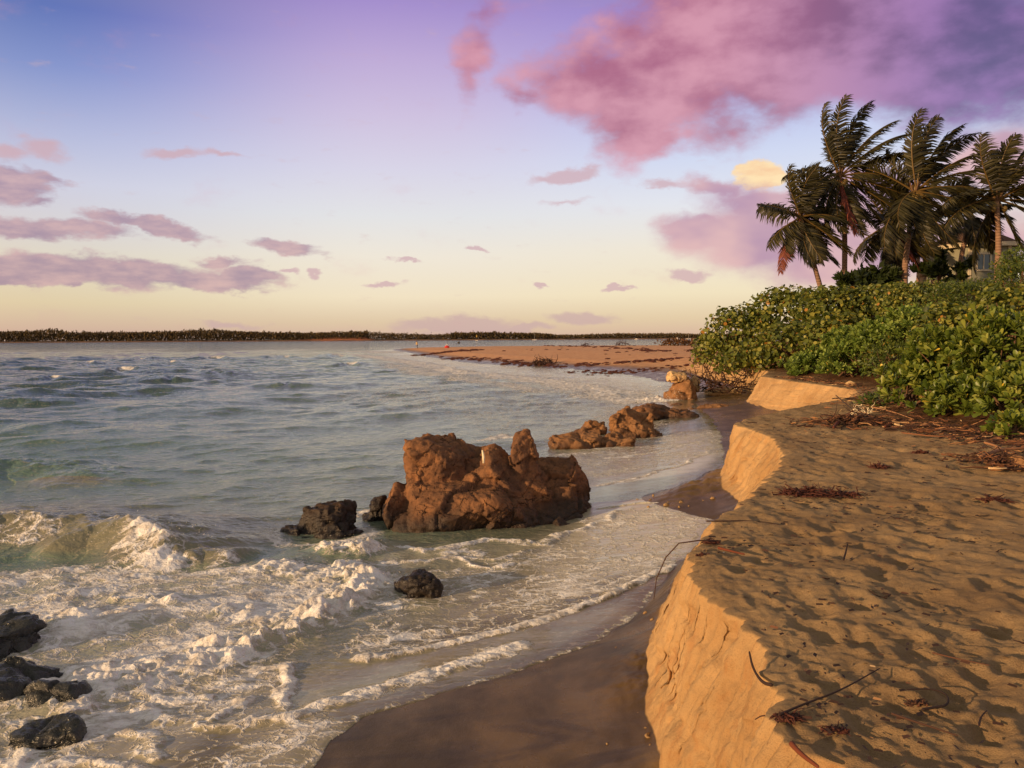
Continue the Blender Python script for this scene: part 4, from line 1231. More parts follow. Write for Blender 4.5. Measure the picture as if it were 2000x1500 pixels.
def shrub(name, label, kind, px, py, Y, rxp, rzp, ry, seed, group, dens=1.0, lsize=None, cat='shrub', mat=None):
    r = np.random.default_rng(2000 + seed)
    c = np.array(at_y(px, py, Y)); s = Y / FPX
    R = np.array([rxp * s, ry, rzp * s])
    gz = ground_z(c[0], Y)
    root = empty(name, (c[0], c[1], gz - .05))
    tag(root, label, cat, group)
    base = np.array([c[0], c[1], gz - .05])
    area = 2.2 * np.pi * ((R[0] * R[1]) ** 1.6 / 3 + (R[0] * R[2]) ** 1.6 / 3 + (R[1] * R[2]) ** 1.6 / 3) ** (1 / 1.6) * 1.6

    def surf(n, inner):
        d = r.normal(size=(n, 3)); d /= np.linalg.norm(d, axis=1, keepdims=True)
        d[:, 2] = np.where(d[:, 2] < -.55, -d[:, 2], d[:, 2])
        lump = .97 + .55 * fbm(d[:, 0] * 2.4 + seed, d[:, 1] * 2.4, d[:, 2] * 2.4, oct=3, seed=700 + seed)
        rr = lump * (1 - inner * r.random(n) ** 1.5)
        p = c + d * R * rr[:, None]
        return p, d / R * R.min(), rr
    # leave nothing hanging below the ground
    if kind == 'grape':
        ls = lsize or .21
        n = int(area / (.62 * ls * ls) * 1.5 * dens)
        p, d, rr = surf(n, .45)
        nn = d * .8 + r.normal(size=(n, 3)) * .55 + np.array([0, 0, .35])
        ya = r.normal(size=(n, 3)) + np.array([0, 0, -.3])
        ya -= nn * (ya * nn).sum(1, keepdims=True) / (nn * nn).sum(1, keepdims=True)
        size = ls * r.uniform(.4, 1.2, n)
        rv = np.clip(.48 + .30 * r.normal(size=n) + .5 * fbm(p[:, 0] * .8, p[:, 1] * .8, p[:, 2] * .8, oct=2, seed=730), 0, .94); rv[r.random(n) < .018] = 1
        Vt, Tt = t_disc()
        mt = mat or m_grape
        P_, T_, RV = instance(Vt, Tt, p, ya, nn, size, rv)
    elif kind in ('spat', 'mid'):
        ls = lsize or (.27 if kind == 'spat' else .2)
        nl = 11
        n = int(area / (.18 * ls * ls) * .18 * dens)
        p, d, rr = surf(n, .42)
        up = d * .7 + np.array([0, 0, .75]) + r.normal(size=(n, 3)) * .28
        up /= np.linalg.norm(up, axis=1, keepdims=True)
        t1 = np.cross(up, r.normal(size=(n, 3))); t1 /= np.linalg.norm(t1, axis=1, keepdims=True)
        t2 = np.cross(up, t1)
        k = np.arange(n * nl) % nl
        i = np.arange(n * nl) // nl
        ang = k * 2.4 + r.normal(size=n * nl) * .2
        tilt = np.radians(18 + 62 * (k / nl) + r.normal(size=n * nl) * 8)
        rad = t1[i] * np.cos(ang)[:, None] + t2[i] * np.sin(ang)[:, None]
        ya = up[i] * np.cos(tilt)[:, None] + rad * np.sin(tilt)[:, None]
        nn = up[i] * np.sin(tilt)[:, None] - rad * np.cos(tilt)[:, None]
        pos = p[i] - up[i] * (ls * .25 * (k / nl))[:, None]
        size = ls * r.uniform(.7, 1.1, n * nl)
        tone = np.repeat(.45 + .22 * r.normal(size=n), nl)
        rv = np.clip(tone + .16 * r.normal(size=n * nl), 0, .94)
        yel = np.repeat(r.random(n) < .0012, nl) | (r.random(n * nl) < .010)
        rv[yel] = 1
        Vt, Tt = t_spat()
        mt = mat or (m_big if kind == 'spat' else m_mid)
        P_, T_, RV = instance(Vt, Tt, pos, ya, nn, size, rv)
    else:                                                   # small-leaved scrub
        ls = lsize or .13
        n = int(area / (.2 * ls * ls) * .6 * dens)
        p, d, rr = surf(n, .5)
        nn = d + r.normal(size=(n, 3)) * .7
        ya = r.normal(size=(n, 3)) + d * .8
        size = ls * r.uniform(.6, 1.3, n)
        rv = np.clip(.5 + .3 * r.normal(size=n), 0, .94); rv[r.random(n) < .02] = 1
        Vt, Tt = t_small()
        mt = mat or m_mix
        P_, T_, RV = instance(Vt, Tt, p, ya, nn, size, rv)
    me = make_mesh('foliage', P_ - base, T_, {'rnd': RV})
    put_obj('foliage', me, mt, root)
    # stems
    mb = MB()
    for k in range(9):
        d = r.normal(size=3); d[2] = abs(d[2]) * .8 + .2; d /= np.linalg.norm(d)
        e = c + d * R * r.uniform(.65, .97)
        b0 = base + np.array([r.normal() * .25 * R[0], r.normal() * .2 * R[1], 0])
        mid = (b0 + e) / 2 + r.normal(size=3) * .1 * R.min()
        mb.tube([b0 - base, mid - base, e - base], [.035, .022, .008], 5)
    mb.build('stem', m_bark, root)
    return root


GS = 'sea grape bushes on the dune end'
for i, (px, py, Y, a, b, ry, lab) in enumerate([
        (1392, 690, 44, 44, 42, 1.5, 'lowest yellowish sea grape bush at the seaward tip of the thicket'),
        (1448, 655, 43, 72, 58, 2.0, 'rounded olive sea grape bush just above the seaward tip of the thicket'),
        (1540, 618, 42, 82, 60, 2.2, 'tall sea grape bush whose leafy top meets the sky left of the palm trunks'),
        (1628, 605, 38, 78, 46, 2.0, 'sea grape bush below the slim leaning palm trunk'),
        (1470, 708, 38.5, 78, 34, 1.5, 'sea grape bush overhanging the eroded bank with its roots'),
        (1555, 680, 36.5, 92, 52, 1.9, 'broad dark sea grape bush in the middle of the seaward thicket'),
        (1712, 600, 38, 84, 46, 2.0, 'sea grape bush below the cluster of close palm trunks'),
        (1640, 655, 34, 80, 46, 1.7, 'sea grape bush between the broad dark bush and the pale green scrub')]):
    shrub('sea_grape_bush', lab, 'grape', px, py, Y, a, b, ry, i, GS, lsize=.19)
GM = 'pale green naupaka along the scarp top'
for i, (px, py, Y, a, b, ry, lab) in enumerate([
        (1596, 718, 31, 66, 34, 1.1, 'pale green naupaka bush at the left end of the scarp-top strip'),
        (1668, 706, 28, 66, 44, 1.1, 'pale green naupaka bush above the third scarp'),
        (1730, 668, 27, 70, 44, 1.2, 'upright pale green naupaka bush in the middle of the slope'),
        (1665, 672, 31, 60, 34, 1.1, 'pale green naupaka bush behind the one above the third scarp'),
        (1790, 640, 25, 62, 40, 1.1, 'pale green naupaka bush high on the slope right of the middle')]):
    shrub('naupaka_bush', lab, 'mid', px, py, Y, a, b, ry, 20 + i, GM, lsize=.18)
GU = 'mixed scrub below the house'
for i, (px, py, Y, a, b, ry, kind, lab) in enumerate([
        (1800, 592, 33, 84, 42, 1.8, 'grape', 'olive scrub bush below the low stone bench'),
        (1890, 587, 28, 88, 40, 1.6, 'scrub', 'small-leaved dark scrub bush below the house window'),
        (2010, 556, 24, 62, 62, 1.5, 'scrub', 'tall dark scrub bush at the right edge beside the house'),
        (1990, 528, 25, 42, 44, 1.0, 'scrub', 'highest small-leaved bush at the right edge beside the rightmost palm trunk'),
        (1745, 712, 24, 62, 48, 1.0, 'scrub', 'brownish small-leaved scrub bush between pale green and big-leaved shrubs'),
        (1870, 640, 22, 84, 48, 1.1, 'grape', 'round-leaved bush right behind the big-leaved shrubs'),
        (1968, 608, 19, 70, 52, .9, 'grape', 'round-leaved bush at the right edge above the big-leaved shrubs')]):
    shrub('scrub_bush', lab, kind, px, py, Y, a, b, ry, 40 + i, GU, lsize=.125 if kind == 'grape' else .12)
GB = 'big-leaved shrubs at the edge of the sand'
for i, (px, py, Y, a, b, ry, lab) in enumerate([
        (1790, 752, 17.0, 70, 52, .75, 'leftmost bright green big-leaved shrub at the sand edge'),
        (1868, 712, 16.5, 88, 72, .9, 'bright green big-leaved shrub with a yellow-leaved rosette'),
        (1955, 690, 15.5, 84, 84, .95, 'tallest bright green big-leaved shrub at the right edge'),
        (1880, 786, 15.0, 92, 46, .7, 'low spreading big-leaved shrub above the dry driftwood'),
        (1978, 778, 13.8, 66, 60, .7, 'big-leaved shrub at the right edge over the branching driftwood'),
        (1830, 690, 18.5, 60, 46, .8, 'big-leaved shrub half hidden behind the leftmost one')]):
    shrub('naupaka_shrub', lab, 'spat', px, py, Y, a, b, ry, 60 + i, GB, lsize=.18)
shrub('naupaka_sprig', 'low leafy sprig on the sand at the right edge below the shrubs', 'spat', 1972, 836, 12.4, 30, 24, .3, 70, None, lsize=.17)
shrub('scrub_bush', 'small olive-brown ground shrub at the foot of the leftmost big-leaved shrub', 'scrub', 1712, 786, 18.2, 34, 16, .5, 71, None, lsize=.14)
shrub('scrub_bush', 'low reddish scrub on the spit left of the sea grape thicket', 'scrub', 1330, 671, 150, 44, 6, 5.0, 72, None, lsize=.7, dens=.8, mat=leaf_mat('dry_scrub', [lin(84, 56, 36), lin(110, 72, 44)], lin(120, 80, 50), .1))


# dark fan palms and scrub under the coconut palms
def fan_clump(px, py, Y, r_px, seed, label):
    r = np.random.default_rng(3000 + seed)
    c = np.array(at_y(px, py, Y)); R = r_px * Y / FPX
    gz = ground_z(c[0], Y)
    root = empty('fan_palm', (c[0], Y, gz))
    tag(root, label, 'palm shrub', 'dark fan palms under the coconut palms')
    base = np.array([c[0], Y, gz])
    n = 1100
    hub = c + r.normal(size=(22, 3)) * R * np.array([.42, .4, .34])
    k = r.integers(0, 22, n)
    dirs = r.normal(size=(22, 3)) + np.array([0, 0, .5])
    ya = dirs[k] / np.linalg.norm(dirs[k], axis=1, keepdims=True) + r.normal(size=(n, 3)) * .55
    nn = r.normal(size=(n, 3))
    P_, T_, RV = instance(*t_small(), hub[k], ya, nn, R * r.uniform(.35, .7, n), np.clip(r.random(n), 0, .9))
    P_[:, :] = P_
    put_obj('foliage', make_mesh('foliage', P_ - base, T_, {'rnd': RV}), m_fan, root)
    mb = MB()
    mb.tube([(0, 0, -.1), (0.05, 0, (c[2] - gz) * .6), tuple(c - base)], [.13, .11, .09], 7)
    mb.build('trunk', m_bark, root)


fan_clump(1666, 552, 45, 30, 1, 'small dark fan palm between the two left palm trunks and the cluster')
fan_clump(1722, 540, 47, 34, 2, 'dark fan palm just left of the close palm trunks')
fan_clump(1834, 528, 48, 34, 3, 'largest dark fan palm left of the house')


# ------------------------------------------------------------------ coconut palms
m_frond, N, B, OUT = new_mat('coconut_frond')
r_ = N.attr('rnd')
c_ = N.ramp(r_, [(0, lin(36, 34, 22)), (.4, lin(52, 50, 28)), (.8, lin(78, 72, 36)), (.9, lin(104, 84, 44)), (1.0, lin(124, 98, 54))])
N.put(B.inputs['Base Color'], c_)
B.inputs['Roughness'].default_value = .5
B.inputs['Specular IOR Level'].default_value = .35
tr = N.n('ShaderNodeBsdfTranslucent'); N.put(tr.inputs[0], c_)
mx = N.n('ShaderNodeMixShader'); mx.inputs[0].default_value = .18
N.t.links.new(B.outputs[0], mx.inputs[1]); N.t.links.new(tr.outputs[0], mx.inputs[2]); N.t.links.new(mx.outputs[0], OUT.inputs[0])
m_dead, N, B, OUT = new_mat('dead_frond')
N.put(B.inputs['Base Color'], N.ramp(N.attr('rnd'), [(0, lin(92, 44, 32)), (1, lin(124, 58, 40))]))
B.inputs['Roughness'].default_value = .7
m_trunk, N, B, OUT = new_mat('palm_trunk')
tc = N.n('ShaderNodeTexCoord').outputs['Object']
rings = N.m('SINE', N.m('ADD', N.m('MULTIPLY', N.sep(tc)[2], 42.0), N.m('MULTIPLY', N.noise(tc, 3.0, 3), 5.0)))
tcx = N.mix(N.noise(tc, 5., 5, .65), lin(122, 94, 76), lin(164, 130, 104))
N.put(B.inputs['Base Color'], N.mix(N.mr(rings, .4, 1.0, 0, .45), tcx, lin(92, 68, 54)))
B.inputs['Roughness'].default_value = .9
N.put(B.inputs['Normal'], bump(N, rings, .02, .6))
m_nut, N, B, OUT = new_mat('coconut_husk')
N.put(B.inputs['Base Color'], N.mix(N.noise(N.n('ShaderNodeTexCoord').outputs['Object'], 3., 3), lin(84, 74, 30), lin(126, 98, 44)))
B.inputs['Roughness'].default_value = .5
WIND = np.array([.85, .35, .1])


def frond_mesh(r, d0, L, droop, wind, nleaf=72, wmax=.085, ll=1.0):
    """one coconut frond starting at the origin"""
    n = 16
    p = np.zeros(3); d = np.array(d0, float); d /= np.linalg.norm(d)
    pts = [p.copy()]; ds = [d.copy()]
    for i in range(n):
        t = i / n
        d = d + np.array([0, 0, -1.0]) * droop * 1.3 * (0.3 + t) / n + WIND * wind * 2.1 * (.15 + 1.5 * t * t) / n
        d /= np.linalg.norm(d)
        p = p + d * L / n
        pts.append(p.copy()); ds.append(d.copy())
    pts = np.array(pts); ds = np.array(ds)
    mb = MB()
    mb.tube([tuple(q) for q in pts], [max(.012, .05 * (1 - i / n) + .008) for i in range(n + 1)], 4, rnd=.95)
    side_ref = np.cross(ds[0], np.array([0, 0, 1.0]))
    if np.linalg.norm(side_ref) < .15: side_ref = np.array([0.4, 1., 0])
    side_ref /= np.linalg.norm(side_ref)
    roll = r.normal() * .35
    VV = []; TT = []; RR = []; k = 0
    for sgn in (-1, 1):
        for j in range(nleaf):
            t = .13 + .87 * (j + r.random() * .6) / nleaf
            if r.random() < .04: continue
            f = t * n; i = min(int(f), n - 1); a = f - i
            q = pts[i] * (1 - a) + pts[i + 1] * a; tg = ds[i]
            s = side_ref - tg * side_ref.dot(tg); s /= np.linalg.norm(s) + 1e-6
            upv = np.cross(s, tg)
            s = s * math.cos(roll) + upv * math.sin(roll)
            l = ll * (0.30 + .85 * math.sin(math.pi * min(1, .12 + t * .86)) ** .7) * r.uniform(.8, 1.08)
            w = wmax * (.55 + .45 * math.sin(math.pi * t)) * r.uniform(.8, 1.2)
            ld = tg * (.45 + .55 * t) + s * sgn * .85 + np.array([0, 0, -.25]) + WIND * .42 * abs(wind + .3) + r.normal(size=3) * .10
            ld /= np.linalg.norm(ld)
            ld2 = ld + np.array([0, 0, -.5]) + WIND * .62 * abs(wind + .3) + r.normal(size=3) * .10
            ld2 /= np.linalg.norm(ld2)
            wd = tg - ld * tg.dot(ld); wd /= np.linalg.norm(wd) + 1e-6
            wd = wd * .8 + upv * .6 * r.uniform(-1, 1); wd /= np.linalg.norm(wd)
            m_ = q + ld * l * .5
            e = m_ + ld2 * l * .5
            VV += [q - wd * w * .4, q + wd * w * .4, m_ - wd * w * .5, m_ + wd * w * .5, e]
            TT += [(k, k + 1, k + 3), (k, k + 3, k + 2), (k + 2, k + 3, k + 4)]
            rv = float(np.clip(.38 + .25 * r.normal(), 0, .82))
            RR += [rv] * 5
            k += 5
    mb.add(np.array(VV), None, np.array(TT), rnd=np.array(RR))
    return mb.mesh('frond', smooth=False)


def palm(label, crown, base, Y, fronds, extra, seed, L=4.2, r0=.17, r1=.12, nuts=8, dead=(), bend=0.0, wind=.8):
    """crown, base: photo points of the crown centre and the trunk foot; fronds: (angle in view, length factor, towards-camera component, droop)"""
    r = np.random.default_rng(4000 + seed)
    ct = np.array(at_y(crown[0], crown[1], Y)); bt = np.array(at_y(base[0], base[1], Y + .2))
    slope = (ct - bt) / (ct[2] - bt[2])
    gz = ground_z(bt[0], Y) - .15
    foot = bt + slope * (gz - bt[2]) * .8
    foot[2] = gz
    root = empty('coconut_palm', tuple(foot))
    tag(root, label, 'palm tree', 'coconut palms on the dune')
    n = 16; pts = []; rad = []
    for i in range(n + 1):
        t = i / n
        q = foot * (1 - t) + ct * t
        q = q + np.array([bend * math.sin(math.pi * t) + .03 * math.sin(7 * t + seed), 0, 0])
        pts.append(tuple(q - foot)); rad.append((r0 * (1 - t) + r1 * t) + .12 * math.exp(-t * 12) + .008 * (i % 2))
    mb = MB()
    mb.tube(pts, rad, 10)
    mb.build('trunk', m_trunk, root)
    cr = ct - foot
    rows = list(fronds)
    for k in range(extra):
        a = r.uniform(0, 360)
        rows.append((a, r.uniform(.75, 1.05), r.uniform(-1.2, .9), r.uniform(.5, 1.4)))
    for (a, lf, tc_, dr) in rows:
        a = math.radians(a)
        d0 = np.array([math.cos(a), -tc_, math.sin(a)])
        me = frond_mesh(r, d0, L * lf, dr, wind)
        o = put_obj('frond', me, m_frond, root)
        o.location = tuple(cr + np.array([0, 0, .05]) + r.normal(size=3) * .05)
    for (a, lf, tc_, dr) in dead:
        a = math.radians(a)
        me = frond_mesh(r, np.array([math.cos(a), -tc_, math.sin(a)]), L * lf, dr, .15, ll=.7)
        o = put_obj('frond', me, m_dead, root)
        o.location = tuple(cr + np.array([0, -.1, -.1]))
        o['label'] = 'dead rust-red frond'
    me = None
    for k in range(nuts):
        if me is None:
            b = MB(); b.add(ICO2[0] * np.array([.13, .13, .165]), None, ICO2[1]); me = b.mesh('coconut')
        o = put_obj('coconut', me, m_nut, root)
        a = r.uniform(0, 6.28)
        o.location = tuple(cr + np.array([.3 * math.cos(a), .3 * math.sin(a) - .12, -.28 - .28 * r.random()]))
    # fibrous heart of the crown
    mb = MB()
    for k in range(9):
        a = r.uniform(0, 6.28)
        mb.tube([tuple(cr + np.array([0, 0, -.25])), tuple(cr + np.array([.12 * math.cos(a), .12 * math.sin(a), .1])), tuple(cr + np.array([.3 * math.cos(a), .3 * math.sin(a), .55]))], [.09, .06, .02], 5)
    mb.build('crown_heart', m_bark, root)
    return root


palm('slim leaning palm with a hanging red frond, leftmost of the coconut palms', (1562, 425), (1602, 560), 47,
     [(205, .8, .3, .3), (160, .72, .2, .5), (120, .9, .3, .7), (80, .8, .4, .6), (10, .8, .4, 1.1), (-35, 1.0, .4, .9), (-60, 1.0, .5, .7), (-100, .85, .6, .5), (150, .8, -.5, .6), (60, .9, -.5, .7), (30, .9, -.4, .9), (-20, .8, -.6, 1.0), (100, .9, .6, .6)],
     4, 1, L=3.6, r0=.15, r1=.11, nuts=5, dead=[(-128, 1.0, .4, .9)], bend=.12)
palm('tallest palm with a curved trunk and wind-bent fronds, second from the left', (1640, 345), (1644, 556), 48,
     [(122, 1.12, .2, .2), (110, 1.15, .3, .2), (84, 1.12, .2, .1), (74, 1.1, -.3, .3), (60, 1.15, .2, .25), (48, 1.15, .3, .4), (30, 1.05, .3, .5), (168, .95, .3, .7), (185, .9, .4, 1.0), (-15, 1.1, .3, .5), (-30, 1.05, .4, .8), (-115, .95, .5, .6), (-95, 1.05, .6, .4), (-70, 1.05, .5, .5), (-48, 1.1, .3, .8), (-128, .9, .2, 1.0), (100, 1.1, -.4, .3)],
     5, 2, L=4.0, nuts=12, dead=[(-91, 1.0, .7, .5)], bend=.25, wind=.9)
palm('heavy-headed palm with hanging coconuts left of the house, third from the left', (1786, 375), (1768, 552), 46,
     [(108, 1.15, .2, .2), (95, 1.1, .2, .1), (75, 1.1, .3, .3), (60, 1.15, .2, .4), (45, 1.2, .2, .5), (28, 1.2, .3, .6), (12, 1.1, .3, .7), (-12, .85, .5, .6), (-40, .75, .5, .6), (-75, 1.0, .6, .4), (-105, 1.0, .6, .5), (-135, 1.1, .4, .5), (-150, 1.1, .4, .8), (140, .9, -.3, .8), (85, 1.1, -.5, .3), (50, 1.1, -.5, .5), (120, .95, -.4, .6)],
     5, 3, L=4.0, nuts=14, bend=-.1, wind=.95)
palm('palm in front of the house at the right edge, rightmost coconut palm', (1948, 392), (1950, 515), 43,
     [(75, 1.05, .2, .2), (62, 1.1, .3, .3), (100, .9, .3, .3), (40, 1.1, .4, .5), (20, 1.1, .4, .7), (125, .95, .3, .5), (165, .95, .3, .9), (-172, .95, .3, .6), (-25, 1.0, .5, .6), (0, 1.0, .3, .9), (90, 1.0, -.5, .3), (55, 1.0, -.5, .4)],
     4, 4, L=3.9, nuts=5, wind=.9)
palm('shorter palm with drooping fronds between the two tallest palms', (1742, 445), (1757, 552), 49.5,
     [(150, .9, .3, .9), (-160, .9, .4, .8), (-130, .95, .5, .6), (-100, .9, .5, .5), (100, .8, .2, .5), (60, .8, .2, .6), (-50, .9, .4, .7)],
     3, 5, L=3.6, r0=.16, r1=.12, nuts=4, dead=[(-62, .8, .5, .5)])
palm('palm behind with a low crown just left of the house', (1896, 418), (1872, 522), 52,
     [(120, .9, .3, .6), (60, .9, .3, .6), (-160, .9, .4, .6), (-100, .9, .4, .3), (160, .9, .3, .8), (20, .9, .3, .6), (0, .9, .4, .6)], 5, 6, L=2.7, nuts=0)
for i, (cx, cy, bx_, lab) in enumerate([(1736, 440, 1745, 'slender palm behind the cluster, its pale trunk leftmost of three thin ones'),
                                        (1796, 440, 1792, 'slender far palm seen right of the heavy-headed palm trunk'),
                                        (1815, 432, 1800, 'slender leaning far palm farther right of the heavy-headed palm trunk')]):
    palm(lab, (cx, cy), (bx_, 548), 58 + i * 2, [(130, .9, .2, .8), (50, .9, .2, .8), (-140, .9, .3, .5), (-45, .9, .3, .5)], 4, 10 + i, L=3.6, r0=.13, r1=.10, nuts=0)

# ------------------------------------------------------------------ house
def plain(name, c1, c2, rough=.7, sc=6., spec=.3):
    m, N, B, OUT = new_mat(name)
    N.put(B.inputs['Base Color'], N.mix(N.noise(N.n('ShaderNodeTexCoord').outputs['Object'], sc, 5, .6), c1, c2))
    B.inputs['Roughness'].default_value = rough
    B.inputs['Specular IOR Level'].default_value = spec
    return m


HY = 58.0
hl = at_y(1896, 500, HY); hs = HY / FPX
hroot = empty('house', (hl.x, HY, 4.0))
tag(hroot, 'small cream and grey-green pavilion house with brown roof, half hidden by palms and scrub', 'house')
m_wall = plain('greygreen_siding', lin(128, 128, 108), lin(146, 144, 122))
m_trim = plain('cream_trim', lin(196, 182, 150), lin(212, 198, 166))
m_roof = plain('brown_shingle', lin(78, 58, 48), lin(108, 82, 66), .9, 3.)
m_glass, N, B, OUT = new_mat('window_glass')
N.put(B.inputs['Base Color'], N.mix(N.noise(N.n('ShaderNodeTexCoord').outputs['Object'], 1.2, 2), lin(42, 62, 84), lin(62, 88, 112)))
B.inputs['Roughness'].default_value = .08
B.inputs['Specular IOR Level'].default_value = .6
# plan: canted corner pavilion (octagon), front facet towards the camera
def P_h(px, dy=0.0): return (at_y(px, 500, HY).x - hl.x, dy)
zt_h = at_y(1900, 481, HY).z - 4.0      # eaves
plan = [P_h(1879, 1.9), P_h(1893, 0.25), P_h(1898, 0.0), P_h(1975, 0.0), P_h(2015, 1.6), P_h(2015, 5.0), P_h(1950, 7.0), P_h(1879, 5.0)]
mb = MB()
nv = len(plan)
Vh = [(x, y, -1.5) for x, y in plan] + [(x, y, zt_h) for x, y in plan]
mb.add(Vh, [(i, (i + 1) % nv, nv + (i + 1) % nv, nv + i) for i in range(nv)])
mb.build('wall', m_wall, hroot, smooth=False)
# corner boards
mb = MB()
for q in (P_h(1896, .06), P_h(1971, -.03)):
    mb.box((q[0], q[1], zt_h / 2 - .4), (.22, .12, zt_h + 1.6))
mb.build('corner_board', m_trim, hroot, smooth=False)
# roof with fascia
ex = []
cx_ = sum(p[0] for p in plan) / nv; cy_ = sum(p[1] for p in plan) / nv
for x, y in plan:
    d = Vector((x - cx_, y - cy_)); d = d * (1 + .5 / d.length)
    ex.append((cx_ + d.x, cy_ + d.y))
mb = MB()
mb.add([(x, y, zt_h + .30) for x, y in ex] + [(cx_, cy_, zt_h + 2.0)], None, [(i, (i + 1) % nv, nv) for i in range(nv)])
roof = mb.build('roof', m_roof, hroot, smooth=False)
mb = MB()
mb.add([(x, y, zt_h + .002) for x, y in ex] + [(x, y, zt_h + .297) for x, y in ex], [(i, (i + 1) % nv, nv + (i + 1) % nv, nv + i) for i in range(nv)])
mb.build('fascia', m_trim, roof, smooth=False)
mb = MB()
mb.add([(x, y, zt_h + .001) for x, y in ex], [], [(0, i + 1, i) for i in range(1, nv - 1)])
mb.build('soffit', m_trim, roof, smooth=False)


def window(x0, x1, y0, y1, label=None):
    a = at_y(x0, y0, HY); b = at_y(x1, y1, HY)
    cx, cz = (a.x + b.x) / 2 - hl.x, (a.z + b.z) / 2 - 4.0
    w, h = abs(b.x - a.x), abs(a.z - b.z)
    fr = MB()
    t = .13
    fr.box((cx, -.05, cz + h / 2 + t / 2), (w + 2 * t, .10, t)); fr.box((cx, -.05, cz - h / 2 - t / 2), (w + 2 * t, .10, t))
    fr.box((cx - w / 2 - t / 2, -.05, cz), (t, .10, h)); fr.box((cx + w / 2 + t / 2, -.05, cz), (t, .10, h))
    fr.box((cx, -.045, cz), (.07, .07, h))
    f = fr.build('window', m_trim, hroot, smooth=False)
    for k in (-1, 1):
        g = MB()
        g.box((cx + k * (w / 4 + .0175), -.02, cz), (w / 2 - .04, .03, h - .004))
        g.build('pane', m_glass, f, smooth=False)


window(1909, 1932, 497, 526)
lamp = MB()
lamp.box((P_h(1896)[0], -.06, at_y(1896, 502, HY).z - 4), (.12, .10, .2)); lamp.box((P_h(1896)[0], -.08, at_y(1896, 502, HY).z - 4 + .13), (.2, .18, .05))
lamp.build('porch_lantern', m_roof, hroot, smooth=False)

# low stone bench or table among the scrub
m_stone = plain('beige_cast_stone', lin(186, 152, 112), lin(204, 172, 130), .8, 4.)
bc = at_y(1814, 538, 50)
br = empty('stone_bench', (bc.x, 50, bc.z - .9))
tag(br, 'beige stone bench with a thick slab top standing among dark scrub', 'bench')
mb = MB()
mb.box((0.02, 0, .95), (1.3, .55, .14), .12); mb.box((0.02, 0, .86), (1.16, .44, .06), .12)
mb.build('seat', m_stone, br, smooth=False)
for k in (-.34, .34):
    mb = MB(); mb.box((k, 0, .42), (.22, .36, .82), .12); mb.build('leg', m_stone, br, smooth=False)

# ------------------------------------------------------------------ far shore
def px_curve(lst, xs):
    return np.interp(xs, [a for a, b in lst], [b for a, b in lst])


FY = 900.0
top_px = [(-400, 646), (-200, 648), (0, 649), (60, 648), (105, 645), (140, 651), (200, 651), (290, 650), (350, 648), (420, 645), (450, 648), (520, 651), (600, 652), (640, 651), (700, 649), (760, 651), (850, 655), (890, 651), (950, 651), (1000, 652), (1050, 653), (1100, 655), (1150, 654), (1200, 652), (1280, 652), (1340, 652), (1400, 656), (1700, 655), (2300, 652)]
xs_ = np.linspace(-420, 2300, 400)
r = np.random.default_rng(77)


def far_xyz(px, py, Y):
    """points for arrays of photo columns and rows at depth Y"""
    R = np.array(cam_rot)
    d = np.stack([(px - 1000) / FPX, -(py - 750) / FPX, -np.ones_like(px)], 1) @ R.T
    t = Y / d[:, 1]
    return d * t[:, None] + np.array([0, 0, CAM_H])


# land the wood stands on
prof_y = np.array([-8, -2, 6, 30, 160, 400.])
prof_z = np.array([-2.0, -.1, .9, 1.4, 1.6, 1.2])
bx0 = far_xyz(xs_, np.full_like(xs_, 660.), FY)[:, 0]
yy = FY + prof_y[None, :] + 6 * fbm(bx0 * .01, bx0 * 0, oct=4, seed=801)[:, None]
zz = np.broadcast_to(prof_z[None, :], yy.shape) + .3 * fbm(bx0[:, None] * .03, yy * .03, oct=3, seed=802)
xx = np.broadcast_to(bx0[:, None], yy.shape)
m_land, N, B, OUT = new_mat('far_shore_ground')
tcf = N.n('ShaderNodeTexCoord').outputs['Object']
N.put(B.inputs['Base Color'], N.mix(N.mr(N.noise(tcf, .06, 4), .4, .6), lin(96, 70, 50), lin(140, 104, 76)))
B.inputs['Roughness'].default_value = .95
tag(put_obj('far_shore', make_mesh('far_shore', np.stack([xx, yy, zz], -1).reshape(-1, 3), grid_faces(len(xs_), 6)[:, ::-1]), m_land), kind='structure')
# bare orange dune at the far water's edge
xb = np.linspace(555, 742, 60)
hb = px_curve([(555, 664.5), (600, 662), (630, 659), (660, 657.5), (690, 657), (715, 659), (730, 662), (742, 664.5)], xb) + .5 * fbm(xb * .05, xb * 0, oct=3, seed=803)
p_hi = far_xyz(xb, hb, FY + 26)
p_lo = far_xyz(xb, np.full_like(xb, 666.5), FY - 5)
rows = []
for t in np.linspace(0, 1, 10):
    q = p_lo * (1 - t) + p_hi * t
    q[:, 2] = p_lo[:, 2] + (p_hi[:, 2] - p_lo[:, 2]) * (t * t * (3 - 2 * t)) + .5 * fbm(q[:, 0] * .15, q[:, 1] * .15 + t, oct=3, seed=804) * t
    rows.append(q)
rows.append(p_hi + np.array([0, 30, -4]))
m_dune, N, B, OUT = new_mat('far_dune_sand')
N.put(B.inputs['Base Color'], N.mix(N.mr(N.noise(N.n('ShaderNodeTexCoord').outputs['Object'], .25, 5, .6), .4, .62), lin(178, 110, 74), lin(140, 86, 58)))
B.inputs['Roughness'].default_value = .95
tag(put_obj('far_dune', make_mesh('far_dune', np.array(rows).reshape(-1, 3), grid_faces(11, 60)), m_dune), kind='structure')
